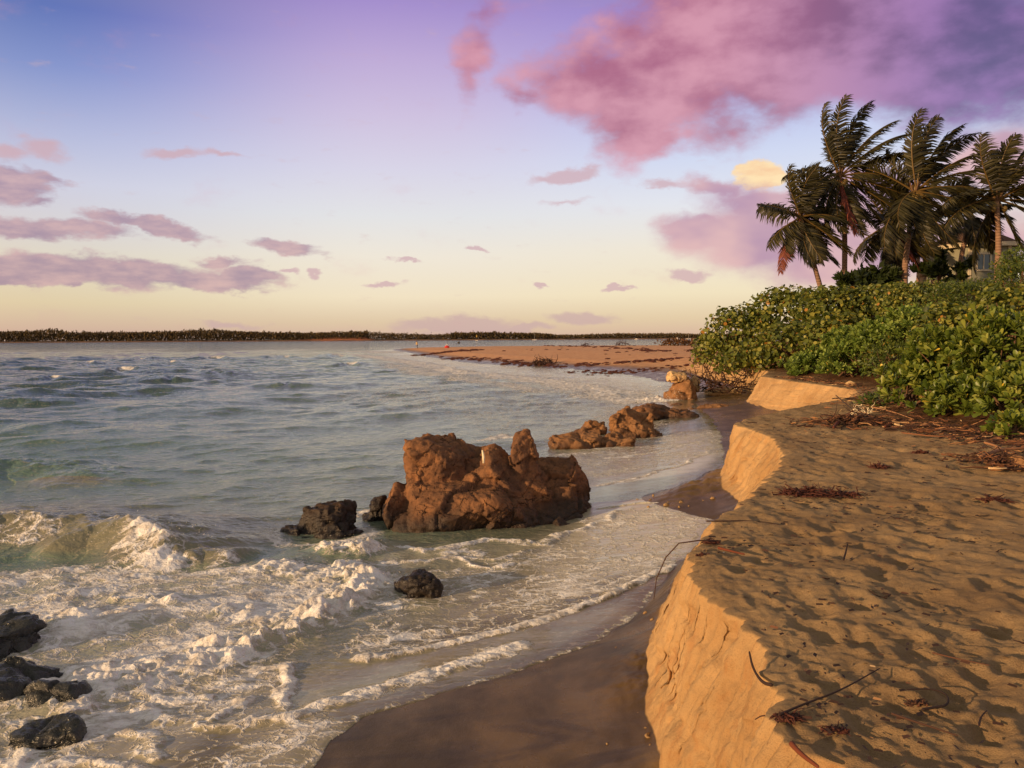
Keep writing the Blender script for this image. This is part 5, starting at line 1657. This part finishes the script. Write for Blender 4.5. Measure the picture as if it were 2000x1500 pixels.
# the wood
m_wood, N, B, OUT = new_mat('far_wood_foliage')
N.put(B.inputs['Base Color'], N.ramp(N.attr('rnd'), [(0, lin(66, 58, 44)), (.5, lin(88, 76, 54)), (1, lin(116, 96, 66))]))
B.inputs['Roughness'].default_value = .9
B.inputs['Specular IOR Level'].default_value = .05
nw = 80000
pxw = r.uniform(-400, 1900, nw)
Yw = FY + 10 + 60 * r.random(nw) ** 1.4
tp = px_curve(top_px, pxw)
tp = tp + 3.0 * fbm(pxw * .05, Yw * .02, oct=4, gain=.6, seed=805) - np.where(pxw < 1000, 1, 0) * 3.0 * sstep(.25, .6, perlin(pxw * .16, Yw * .012, seed=806))
bot = 669 - .0057 * pxw
u = r.random(nw) ** .8
pyw = bot + (tp - bot) * u
pw_ = far_xyz(pxw, pyw, Yw)
pw_[:, 2] = np.maximum(pw_[:, 2], .6)
feather = (pxw < 720) | ((pxw > 880) & (pxw < 1080))
ya = r.normal(size=(nw, 3)) * .6 + np.where(feather, 1.1, .2)[:, None] * np.array([.15, 0, 1.])
szw = np.where(feather, r.uniform(1.4, 3.6, nw), r.uniform(1.4, 2.8, nw)) * np.where(u > .85, .75, 1)
P_, T_, RV = instance(*t_small(), pw_, ya, r.normal(size=(nw, 3)), szw, np.clip(r.random(nw) * .8 + .25 * (u - .5), 0, 1))
tag(put_obj('far_woodland', make_mesh('far_woodland', P_, T_, {'rnd': RV}), m_wood), 'dark brown-green wood along the far shore of the bay', 'wood', kind='stuff')

# ------------------------------------------------------------------ small far things
m_white = plain('white_paint', lin(226, 214, 200), lin(240, 230, 216), .5)
m_hull = plain('dark_hull', lin(60, 52, 46), lin(80, 68, 58), .6)


def boat(px, py, Y, L, label, sail=0.0):
    c = at_y(px, py, Y)
    root = empty('moored_boat', (c.x, Y, 0.0))
    tag(root, label, 'boat', 'boats moored off the far shore')
    mb = MB()
    st = []
    n = 9
    for i in range(n):
        t = i / (n - 1); w = L * .16 * math.sin(math.pi * min(1, .25 + t * .75)) ** .6 * (1 if t < .97 else .1)
        x = (t - .5) * L
        zb, zt2 = -.1 + .12 * t * t * L * .3, L * (.11 + .05 * t)
        st.append([(x, -w, zt2), (x, -w * .7, zb), (x, w * .7, zb), (x, w, zt2)])
    V = np.array(st).reshape(-1, 3)
    mb.add(V, grid_faces(n, 4)); mb.add(np.array(st)[:, [3, 0]].reshape(-1, 3) - np.array([0, 0, .02]), grid_faces(n, 2))
    mb.build('hull', m_white, root, smooth=False)
    if sail:
        mb = MB(); mb.tube([(0, 0, .3), (.02 * L, 0, sail)], [.09, .05], 6); mb.build('mast', m_white, root)
    else:
        mb = MB(); mb.box((-.05 * L, 0, L * .22), (L * .34, L * .2, L * .16)); mb.box((-.03 * L, 0, L * .31), (L * .4, L * .22, L * .02)); mb.build('cabin', m_white, root, smooth=False)
    return root


boat(1044, 664, 840, 5.0, 'tiny white sailing boat with bare mast before the middle of the far wood', 9.0)
boat(1243, 663, 820, 4.0, 'tiny white motor boat on the far water, leftmost of the boats near the spit scrub')
boat(1322, 663, 840, 5.5, 'tiny white motor boat on the far water just left of the sea grape tip')
boat(1345, 662, 860, 6.0, 'tiny white boat with a mast beside the sea grape tip', 8.5)
c = at_y(931, 664.5, 760)
mk_ = empty('channel_marker', (c.x, 760, -.5))
tag(mk_, 'thin channel marker post with a yellowish top board before the far wood', 'marker post')
m_yel = plain('weathered_yellow', lin(188, 150, 70), lin(206, 172, 96))
mb = MB(); mb.tube([(0, 0, 0), (0, 0, 6.2)], [.22, .18], 7); mb.build('post', m_hull, mk_)
mb = MB(); mb.box((0, -.25, 4.6), (1.1, .12, 1.5)); mb.box((0, -.2, 5.9), (.5, .3, .5)); mb.build('board', m_yel, mk_, smooth=False)
mb = MB(); mb.box((0, 0, .7), (2.6, 1.6, .5)); mb.build('float', m_white, mk_, smooth=False)
c = at_y(896, 669, 400)
mb = MB(); mb.add(ICO2[0] * np.array([.7, .7, .55]) + np.array([0, 0, .35]), None, ICO2[1]); mb.tube([(0, 0, .8), (0, 0, 1.9)], [.12, .06], 6)
tag(mb.build('buoy', m_hull, loc=(c.x, 400, 0)), 'small dark buoy on the far water behind the spit', 'buoy')

# person bending at the tip of the spit
pc = at_y(815, 682, 178)
gzp = ground_z(pc.x, 178)
me = bpy.data.meshes.new('person')
J = {'pel': (0, 0, .86), 'ch': (-.10, -.02, 1.18), 'nk': (-.16, -.03, 1.36), 'hd': (-.22, -.04, 1.50), 'hd2': (-.26, -.05, 1.60), 'kl': (-.04, -.1, .46), 'fl': (.02, -.1, .05), 'tl': (-.1, -.1, .03), 'kr': (.06, .1, .46), 'fr': (.10, .1, .05), 'tr': (-.02, .1, .03),
     'sl': (-.13, -.2, 1.30), 'el': (-.22, -.26, 1.05), 'hl': (-.32, -.22, .86), 'sr': (-.13, .17, 1.30), 'er': (-.20, .24, 1.04), 'hr': (-.32, .2, .88)}
keys = list(J)
E = [('pel', 'ch'), ('ch', 'nk'), ('nk', 'hd'), ('hd', 'hd2'), ('pel', 'kl'), ('kl', 'fl'), ('fl', 'tl'), ('pel', 'kr'), ('kr', 'fr'), ('fr', 'tr'), ('ch', 'sl'), ('sl', 'el'), ('el', 'hl'), ('ch', 'sr'), ('sr', 'er'), ('er', 'hr')]
me.from_pydata([J[k] for k in keys], [(keys.index(a), keys.index(b)) for a, b in E], [])
po = bpy.data.objects.new('tmp', me); COL.objects.link(po)
sk = po.modifiers.new('s', 'SKIN'); po.modifiers.new('ss', 'SUBSURF').levels = 2
rad_ = {'pel': .15, 'ch': .16, 'nk': .06, 'hd': .10, 'hd2': .085, 'kl': .075, 'fl': .05, 'tl': .04, 'kr': .075, 'fr': .05, 'tr': .04, 'sl': .07, 'el': .05, 'hl': .04, 'sr': .07, 'er': .05, 'hr': .04}
for i, k in enumerate(keys):
    me.skin_vertices[0].data[i].radius = (rad_[k], rad_[k])
    me.skin_vertices[0].data[i].use_root = (k == 'pel')
dg = bpy.context.evaluated_depsgraph_get()
m2 = bpy.data.meshes.new_from_object(po.evaluated_get(dg))
bpy.data.objects.remove(po)
m2.name = 'person'
m_person, N, B, OUT = new_mat('person_clothes')
zc = N.sep(N.n('ShaderNodeTexCoord').outputs['Object'])[2]
cc = N.mix(N.m('GREATER_THAN', zc, .84), lin(52, 44, 40), lin(214, 178, 110))
cc = N.mix(N.m('GREATER_THAN', zc, 1.4), cc, lin(176, 122, 90))
N.put(B.inputs['Base Color'], cc)
pe = put_obj('person', m2, m_person, loc=(pc.x, 178, gzp))
pe.rotation_euler = (0, 0, .5)
tag(pe, 'tiny person in yellowish top and dark trousers stooping at the tip of the spit', 'person')
hb_ = MB(); hb_.add(ICO2[0] * np.array([.11, .105, .09]) + np.array([-.25, -.05, 1.62]), None, ICO2[1]); hb_.build('hair', m_hull, pe)

# red and white bundle on the spit
bc_ = at_y(873, 682, 165)
m_red = plain('red_cloth', lin(190, 44, 44), lin(214, 70, 66))
mb = MB(); mb.add(ICO2[0] * np.array([.55, .35, .3]) * (1 + .2 * fbm(*(ICO2[0].T * 2), oct=2, seed=9))[:, None] + np.array([0, 0, .24]), None, ICO2[1])
bb = mb.build('beach_bag', m_red, loc=(bc_.x, 165, ground_z(bc_.x, 165)))
tag(bb, 'small red beach bag with a pale top lying on the spit', 'bag')
mb = MB(); mb.tube([(-.3, 0, .4), (-.15, 0, .72), (.15, 0, .74), (.3, 0, .4)], [.05] * 4, 6); mb.build('handle', m_white, bb)

# ------------------------------------------------------------------ driftwood, wrack, litter
m_wood2, N, B, OUT = new_mat('driftwood')
tc = N.n('ShaderNodeTexCoord').outputs['Object']
N.put(B.inputs['Base Color'], N.ramp(N.attr('rnd'), [(0, lin(48, 30, 24)), (.45, lin(84, 54, 38)), (.75, lin(140, 92, 60)), (.93, lin(182, 134, 88)), (1, lin(216, 186, 140))]))
B.inputs['Roughness'].default_value = .85
m_weed, N, B, OUT = new_mat('dry_seaweed')
N.put(B.inputs['Base Color'], N.mix(N.noise(N.n('ShaderNodeTexCoord').outputs['Object'], 12., 4), lin(54, 26, 18), lin(98, 48, 32)))
B.inputs['Roughness'].default_value = .8
m_rust = plain('rust_red_bark', lin(92, 48, 32), lin(124, 66, 42), .8)


def crooked(r, a, b, n=6, j=.08):
    a = np.array(a); b = np.array(b); L = np.linalg.norm(b - a)
    return [tuple(a * (1 - t) + b * t + (r.normal(size=3) * L * j * math.sin(math.pi * t) * np.array([1, 1, .6]))) for t in np.linspace(0, 1, n)]


def tangle(name, label, cat, c, size, n, rad, seed, mat, flat=.5, tone=(.0, .5), seg=5, group=None):
    r = np.random.default_rng(5000 + seed)
    mb = MB()
    for k in range(n):
        a = r.uniform(0, 6.28); R = r.random() ** .6
        p = np.array([size[0] * R * math.cos(a), size[1] * R * math.sin(a), size[2] * r.random() * (1 - R * .6)])
        d = r.normal(size=3) * np.array([1, .8, flat]); d /= np.linalg.norm(d)
        l = r.uniform(.3, .9) * size[0]
        e = p + d * l; e[2] = max(e[2], .0); 
        pts = crooked(r, p - d * l * .3, e, 6, .13)
        pts = [(x, y, max(z, 0.005)) for x, y, z in pts]
        rr = rad * r.uniform(.4, 1.2)
        mb.tube(pts, [rr * (1 - .8 * i / 5) for i in range(6)], seg, rnd=r.uniform(*tone))
    o = mb.build(name, mat, loc=c)
    tag(o, label, cat, group)
    return o


c = at_y(1062, 709, 77)
tangle('driftwood_tangle', 'dark tangled driftwood root stranded at the water edge of the spit', 'driftwood', (c.x, 77, ground_z(c.x, 77) - .05), (1.15, .8, .75), 80, .05, 1, m_wood2, .8, (0, .35))
for k, (px, py, n) in enumerate([(1150, 676, 20), (1215, 683, 26)]):
    Y = 205 if k == 0 else 160
    c = at_y(px, py, Y)
    tangle('driftwood_tangle', ['small dark stump-like driftwood on the crest of the spit', 'spiky dark driftwood on the upper wrack line of the spit'][k], 'driftwood', (c.x, Y, ground_z(c.x, Y)), (1.6, 1.2, 1.3), n, .07, 2 + k, m_wood2, .9, (0, .4))
# roots hanging out of the eroded bank
c = on_z(1420, 762, .5)
tangle('exposed_roots', 'dark tangle of exposed roots and branches under the sea grape on the eroded bank', 'roots', (c.x, c.y + .6, .35), (2.0, 1.0, 1.2), 60, .03, 5, m_wood2, .7, (0, .45))
c = on_z(1375, 745, .7)
tangle('exposed_roots', 'reddish root mass at the seaward corner of the thicket above the rock pillar', 'roots', (c.x, c.y + 1, .7), (1.1, .8, 1.0), 30, .025, 6, m_wood2, .8, (.1, .6))

# wrack lines on the spit: uncountable scraps of weed
r = np.random.default_rng(91)
mb = MB()
for ln, n, w, s in (([(868, 688), (900, 689), (960, 692), (1000, 695), (1040, 697), (1100, 699), (1180, 700), (1260, 700), (1345, 700)], 420, .7, .13), ([(1080, 676), (1150, 679), (1200, 683), (1260, 687), (1345, 690)], 150, 1.6, .18), ([(1000, 684), (1100, 687), (1200, 690), (1340, 694)], 25, 3.5, .16),
                     ([(840, 683), (880, 683), (930, 682)], 120, 1.5, .22), ([(1120, 704), (1200, 706), (1330, 706)], 120, 1.2, .10), ([(930, 686), (1050, 681), (1200, 677), (1320, 676)], 30, 6, .14)):
    P0 = [on_z(a, b, 1.0) for a, b in ln]
    xs = np.array([p.x for p in P0]); ys = np.array([p.y for p in P0])
    for k in range(n):
        t = r.random() * (len(P0) - 1); i = int(t); f = t - i
        if perlin(np.array([t * 4.0]), np.array([n * .1]), seed=31)[0] < -.25: continue
        x = xs[i] * (1 - f) + xs[i + 1] * f + r.normal() * w; y = ys[i] * (1 - f) + ys[i + 1] * f + r.normal() * w
        q = s * r.uniform(.4, 1.6)
        mb.add(ICO1[0] * np.array([q * 1.7, q, q * .5]) * r.uniform(.6, 1.3, (len(ICO1[0]), 1)) + np.array([x, y, ground_z(x, y) + q * .2]), None, ICO1[1])
tag(mb.build('seaweed_wrack', m_weed, smooth=False), 'dark red-brown seaweed wrack lines strewn along the spit', 'seaweed', kind='stuff')

# litter of twigs and dead leaves along the foot of the shrubs
mb = MB()
rv = np.random.default_rng(92)
band = [[(1500, 738), (1560, 741), (1620, 748), (1690, 765)], [(1590, 828), (1660, 822), (1720, 822), (1800, 836), (1870, 842), (1960, 862), (2040, 880)], [(1640, 760), (1700, 785), (1740, 815)], [(1900, 890), (1960, 905), (2030, 915)]]
for ln, n, w in zip(band, (420, 900, 260, 160), (.35, .42, .45, .25)):
    P0 = [on_z(a, b, 1.33) for a, b in ln]
    for k in range(n):
        t = rv.random() * (len(P0) - 1); i = int(t); f = t - i
        x = P0[i].x * (1 - f) + P0[i + 1].x * f + rv.normal() * w; y = P0[i].y * (1 - f) + P0[i + 1].y * f + rv.normal() * w
        if x < float(rim_x(y)) + .05: continue
        z = ground_z(x, y) + .015 + .05 * rv.random()
        a = rv.uniform(0, 6.28); l = rv.uniform(.06, .35); rr = rv.uniform(.004, .012)
        d = np.array([math.cos(a), math.sin(a) * .8, rv.normal() * .15])
        if rv.random() < .72:
            mb.tube(crooked(rv, (x, y, z), np.array([x, y, z]) + d * l, 4, .1), [rr, rr, rr * .8, rr * .5], 4, rnd=rv.random() ** 1.3)
        else:
            Pq, Tq, _ = instance(*t_spat(), np.array([[x, y, z]]), np.array([d]), np.array([[rv.normal() * .5, rv.normal() * .5, 1]]), np.array([rv.uniform(.07, .17)]), np.array([1.]))
            mb.add(Pq, None, Tq, rnd=rv.uniform(.3, .9))
tag(mb.build('beach_litter', m_wood2, smooth=False), 'litter of dry twigs and dead leaves along the foot of the shrubs', 'litter', kind='stuff')


def stick(label, px, z, rad, tone, up=None, name='stick', cat='stick', group=None, mat=None, seg=6):
    P0 = [on_z(a, b, z) for a, b in px]
    if up:
        P0 = [Vector((p.x, p.y, p.z + u)) for p, u in zip(P0, up)]
    else:
        P0 = [Vector((p.x, p.y, max(ground_z(p.x, p.y), z - .05) + rad + .012)) for p in P0]
    c = P0[0].copy()
    if len(P0) > 2:
        for _ in range(2):                             # round the bends
            Q0 = [P0[0]]
            for a_, b_ in zip(P0[:-1], P0[1:]):
                Q0 += [a_ * .75 + b_ * .25, a_ * .25 + b_ * .75]
            P0 = Q0 + [P0[-1]]
    n = len(P0)
    mb = MB()
    mb.tube([p - c for p in P0], [rad * .85 * (.35 if i in (0, n - 1) else 1) * (1 - .55 * i / max(1, n - 1)) for i in range(n)], seg, rnd=tone)
    o = mb.build(name, mat or m_wood2, loc=c)
    tag(o, label, cat, group)
    return o


stick('long pale driftwood stick leaning across the litter under the big-leaved shrubs', [(1702, 793), (1735, 800), (1760, 808), (1785, 817)], 1.38, .018, .9)
stick('thick branching driftwood limb at the right edge of the sand', [(1915, 893), (1935, 884), (1958, 877), (1985, 876), (2030, 872)], 1.42, .035, .8)
stick('thinner driftwood limb crossing the thick one at the right edge', [(1922, 862), (1945, 868), (1962, 878), (1975, 884)], 1.42, .022, .85)
stick('short straw-coloured stick lying by the rounded stone at the right edge', [(1930, 911), (1950, 912), (1968, 911)], 1.36, .018, 1.0)
stick('thin dark stick standing askew in the sand above the third scarp end', [(1632, 770), (1650, 785), (1668, 800)], 1.4, .016, .1)
stick('forked dark twig lying left of the driftwood pile', [(1625, 777), (1640, 775), (1652, 776)], 1.38, .016, .1)
stick('long thin stick jutting over the rim of the near scarp', [(1378, 1011), (1420, 1013), (1460, 1012), (1500, 1016), (1522, 1020)], 1.34, .008, .1)
stick('dark curved stick poking out of the near scarp face', [(1508, 1338), (1488, 1325), (1470, 1305), (1463, 1291)], 1.3, .011, .05, up=[.0, -.02, .0, .05])
stick('thin root hanging from the sandy face near the bottom of the view', [(1508, 1402), (1490, 1396), (1474, 1397)], 1.27, .005, .3, up=[0, 0, -.02])
stick('hooked black twig on the lower right sand', [(1800, 1381), (1828, 1376), (1850, 1373), (1853, 1358), (1842, 1347), (1815, 1340), (1770, 1342)], 1.33, .007, .0)
stick('straight brown stick on the sand below the hooked black twig', [(1740, 1388), (1780, 1402), (1830, 1418), (1872, 1432)], 1.33, .007, .3)
stick('thin dark stick among weed on the lower right sand', [(1520, 1392), (1570, 1370), (1640, 1345), (1720, 1300)], 1.33, .007, .1)
stick('small upright dark splinter in the open sand', [(1647, 1094), (1652, 1086), (1655, 1080)], 1.32, .010, .0, up=[0, .03, .07])
stick('curled dark twig near the right edge of the lower sand', [(1912, 1412), (1915, 1395), (1928, 1382)], 1.33, .006, .1)
stick('straight faint brown stick far right on the sand', [(1820, 1270), (1870, 1282), (1935, 1295)], 1.33, .006, .5)
v0 = on_z(1352, 1066, 1.33)
vp = [v0 + Vector(q) for q in ((.22, .02, .03), (.05, .0, .04), (-.10, .0, .02), (-.20, -.02, -.08), (-.27, -.02, -.24), (-.29, -.02, -.40))]
mb = MB(); mb.tube([q - v0 for q in vp], [.006, .006, .005, .005, .004, .003], 5, rnd=.25)
tag(mb.build('vine', m_wood2, loc=v0), 'thin wiry vine arching off the corner of the near scarp', 'vine')
# runners at the right under the shrubs
for k, pts in enumerate([[(1790, 838), (1840, 836), (1890, 834), (1945, 822), (2010, 800)], [(1760, 842), (1850, 852), (1920, 838), (1990, 812)], [(1900, 856), (1925, 842), (1965, 815), (1990, 800)]]):
    stick(['long bare runner stem along the foot of the shrubs', 'second bare runner stem lower on the sand under the shrubs', 'short steep runner stem at the right edge under the shrubs'][k], pts, 1.4, .014, .7, name='runner_stem', cat='plant stem')
# dark weed clumps on the sand
for k, (px, py, sx, sy, n, lab) in enumerate([(1575, 962, .28, .16, 120, 'largest flat clump of dark seaweed on the sand above the cove'), (1640, 964, .26, .10, 60, 'thin trailing tail of seaweed right of the largest clump'), (1716, 911, .12, .07, 50, 'small dark rounded seaweed clump in the middle of the sand'),
                                      (1938, 975, .16, .10, 50, 'small dark ring of seaweed near the right edge'), (1372, 1082, .07, .045, 45, 'dark weed scrap on the corner of the near scarp'), (1388, 1056, .10, .035, 40, 'flat dark weed scrap behind the corner of the near scarp'),
                                      (1540, 1395, .18, .10, 60, 'dark weed mat on the rim at the lower right'), (1790, 1368, .12, .07, 40, 'reddish weed scrap inside the hooked black twig'), (1798, 884, .09, .05, 26, 'small reddish weed scrap on the far sand below the shrubs'), (1630, 1420, .14, .09, 40, 'dark weed patch on the lower sand right of the scarp')]):
    c = on_z(px, py, 1.32)
    s = c.y / 9.0
    tangle('seaweed_clump', lab, 'seaweed', (c.x, c.y, ground_z(c.x, c.y) + .0), (sx * s, sy * s, .05 * s), n, .010 * s + .003, 20 + k, m_wood2 if k == 7 else m_weed, .25, (.2, .6), 4, 'seaweed clumps on the sand')
# rust-coloured bark pieces
for k, (pts, rad, lab) in enumerate([([(1545, 1440), (1565, 1462), (1600, 1487)], .015, 'rust-red curved bark piece on the rim at the bottom of the view'), ([(1402, 1066), (1425, 1072), (1455, 1079)], .014, 'rust-red bark strip behind the white shell'),
                                     ([(1640, 824), (1632, 832), (1628, 838)], .05, 'reddish dead leaf sheath at the left end of the driftwood'), ([(1728, 834), (1745, 826), (1762, 818)], .03, 'reddish flat stick leaning in the driftwood litter')]):
    stick(lab, pts, 1.34, rad, .5, name='bark_piece', cat='bark', mat=m_rust)
# bleached curl of dry weed on the driftwood
c = on_z(1683, 798, 1.45)
tangle('dry_coral_weed', 'bleached grey curl of dry weed on top of the driftwood litter', 'dry weed', (c.x, c.y, ground_z(c.x, c.y)), (.22, .18, .26), 34, .012, 50, m_pale, .9, (0, 1))
tangle('driftwood_pile', 'pile of dark twigs at the left end of the litter above the second scarp', 'driftwood', tuple(on_z(1668, 826, 1.34)), (.5, .3, .22), 70, .016, 51, m_wood2, .4, (0, .8))
tangle('driftwood_pile', 'heap of twigs and roots by the limb at the right edge of the sand', 'driftwood', tuple(on_z(1945, 902, 1.36)), (.32, .18, .14), 55, .011, 52, m_wood2, .4, (0, .9))
# many small twigs on the open sand
rt = np.random.default_rng(93)
protos = []
for k in range(4):
    mb = MB()
    l = (.07, .11, .05, .15)[k]
    mb.tube(crooked(rt, (0, 0, 0), (l, .01, .003), 4, .12), [.0045, .005, .004, .002], 4, rnd=(.05, .2, .4, .1)[k])
    protos.append(mb.mesh('twig'))
for k in range(90):
    Y = rt.uniform(3.2, 15); x = float(rim_x(Y)) + .1 + abs(rt.normal()) * (1.2 + .14 * Y)
    if x > float(veg_x(Y)) - .2: continue
    o = put_obj('twig', protos[k % 4], m_wood2, loc=(x, Y, ground_z(x, Y) + .012))
    o.rotation_euler = (rt.normal() * .1, rt.normal() * .12, rt.uniform(0, 6.28))
    tag(o, 'small dark twig lying loose on the footprinted sand', 'twig', 'small twigs on the open sand')

# clods of sand broken off the scarp
rc = np.random.default_rng(96)
mb = MB()
spots = [((1246, 1305), .12, 110), ((1240, 1340), .10, 80), ((1262, 1270), .10, 50), ((1325, 958), .26, 90), ((1368, 948), .28, 160), ((1270, 1420), .12, 14), ((1285, 1200), .12, 14)]
for (px, py), sp, n in spots:
    c = on_z(px, py, .3)
    for k in range(n):
        x, y = c.x + rc.normal() * sp, c.y + rc.normal() * sp * 1.2
        x = min(x, float(base_x(y)) - .01)
        q = rc.uniform(.008, .034) * (c.y / 7) ** .5 * (.35 + .65 * rc.random())
        S = ICO2[0] * (1 + .9 * worley(ICO2[0][:, 0] * 1.1 + k * 3.1, ICO2[0][:, 1] * 1.1, ICO2[0][:, 2] * 1.1, seed=97)[2])[:, None] * rc.uniform(.6, 1.3, 3)
        mb.add(S * q + np.array([x, y, ground_z(x, y) + q * .15]), None, ICO2[1], face=.45)
tag(mb.build('sand_clods', m_sand), 'crumbled clods of sand fallen at the foot of the scarp', 'sand clods', kind='stuff')

# uncountable small fragments of weed and shell on the sand
rf = np.random.default_rng(95)
mb = MB()
cen = [on_z(a, b, 1.33) for a, b in ((1540, 1400), (1650, 1350), (1760, 1400), (1600, 970), (1400, 1070), (1500, 1060), (1680, 1160), (1850, 1250), (1750, 1000), (1900, 1050), (1560, 1250))]
for k in range(900):
    if k < 600:
        c = cen[rf.integers(0, len(cen))]; x, y = c.x + rf.normal() * .28 * (c.y / 5) ** .6, c.y + rf.normal() * .3 * (c.y / 5) ** .6
    else:
        y = rf.uniform(3, 15); x = float(rim_x(y)) + .05 + abs(rf.normal()) * (1.4 + .15 * y)
    if x < float(rim_x(y)) + .04 or x > float(veg_x(y)): continue
    l = rf.uniform(.006, .028) * (y / 5) ** .5; a = rf.uniform(0, 6.28)
    P4 = np.array([(-1, -.3, 0), (1, -.35, 0), (.9, .3, .25), (-.8, .35, .3)]) * l
    ca, sa = math.cos(a), math.sin(a)
    P4 = np.stack([P4[:, 0] * ca - P4[:, 1] * sa, P4[:, 0] * sa + P4[:, 1] * ca, P4[:, 2]], 1) + np.array([x, y, ground_z(x, y) + .012])
    mb.add(P4, [(0, 1, 2, 3)], None, rnd=rf.random() ** 2.2 * (1.0 if rf.random() < .2 else .5))
tag(mb.build('sand_fragments', m_wood2, smooth=False), 'fine dark fragments of weed and wood strewn on the dry sand', 'litter', kind='stuff')

# spray thrown up by the breaking waves
rs = np.random.default_rng(94)
mb = MB()
for (px, py, h, sx, sz, n) in ((690, 1075, .2, .22, .12, 60), (290, 1062, .3, .5, .10, 140), (235, 1060, .3, .3, .08, 60), (705, 1130, .16, .3, .08, 60), (1285, 788, .6, .5, .3, 120), (420, 1290, .15, .5, .06, 60)):
    c = on_z(px, py + 30, 0)
    for k in range(n):
        q = rs.uniform(.002, .006) * c.y / 11
        p = np.array([c.x + rs.normal() * sx, c.y + rs.normal() * .2, h + abs(rs.normal()) * sz])
        mb.add(ICO1[0] * q + p, None, ICO1[1])
m_spray = plain('spray_water', lin(236, 228, 214), lin(248, 242, 230), .4)
tag(mb.build('sea_spray', m_spray), 'droplets of spray over the breaking waves', 'spray', kind='stuff')
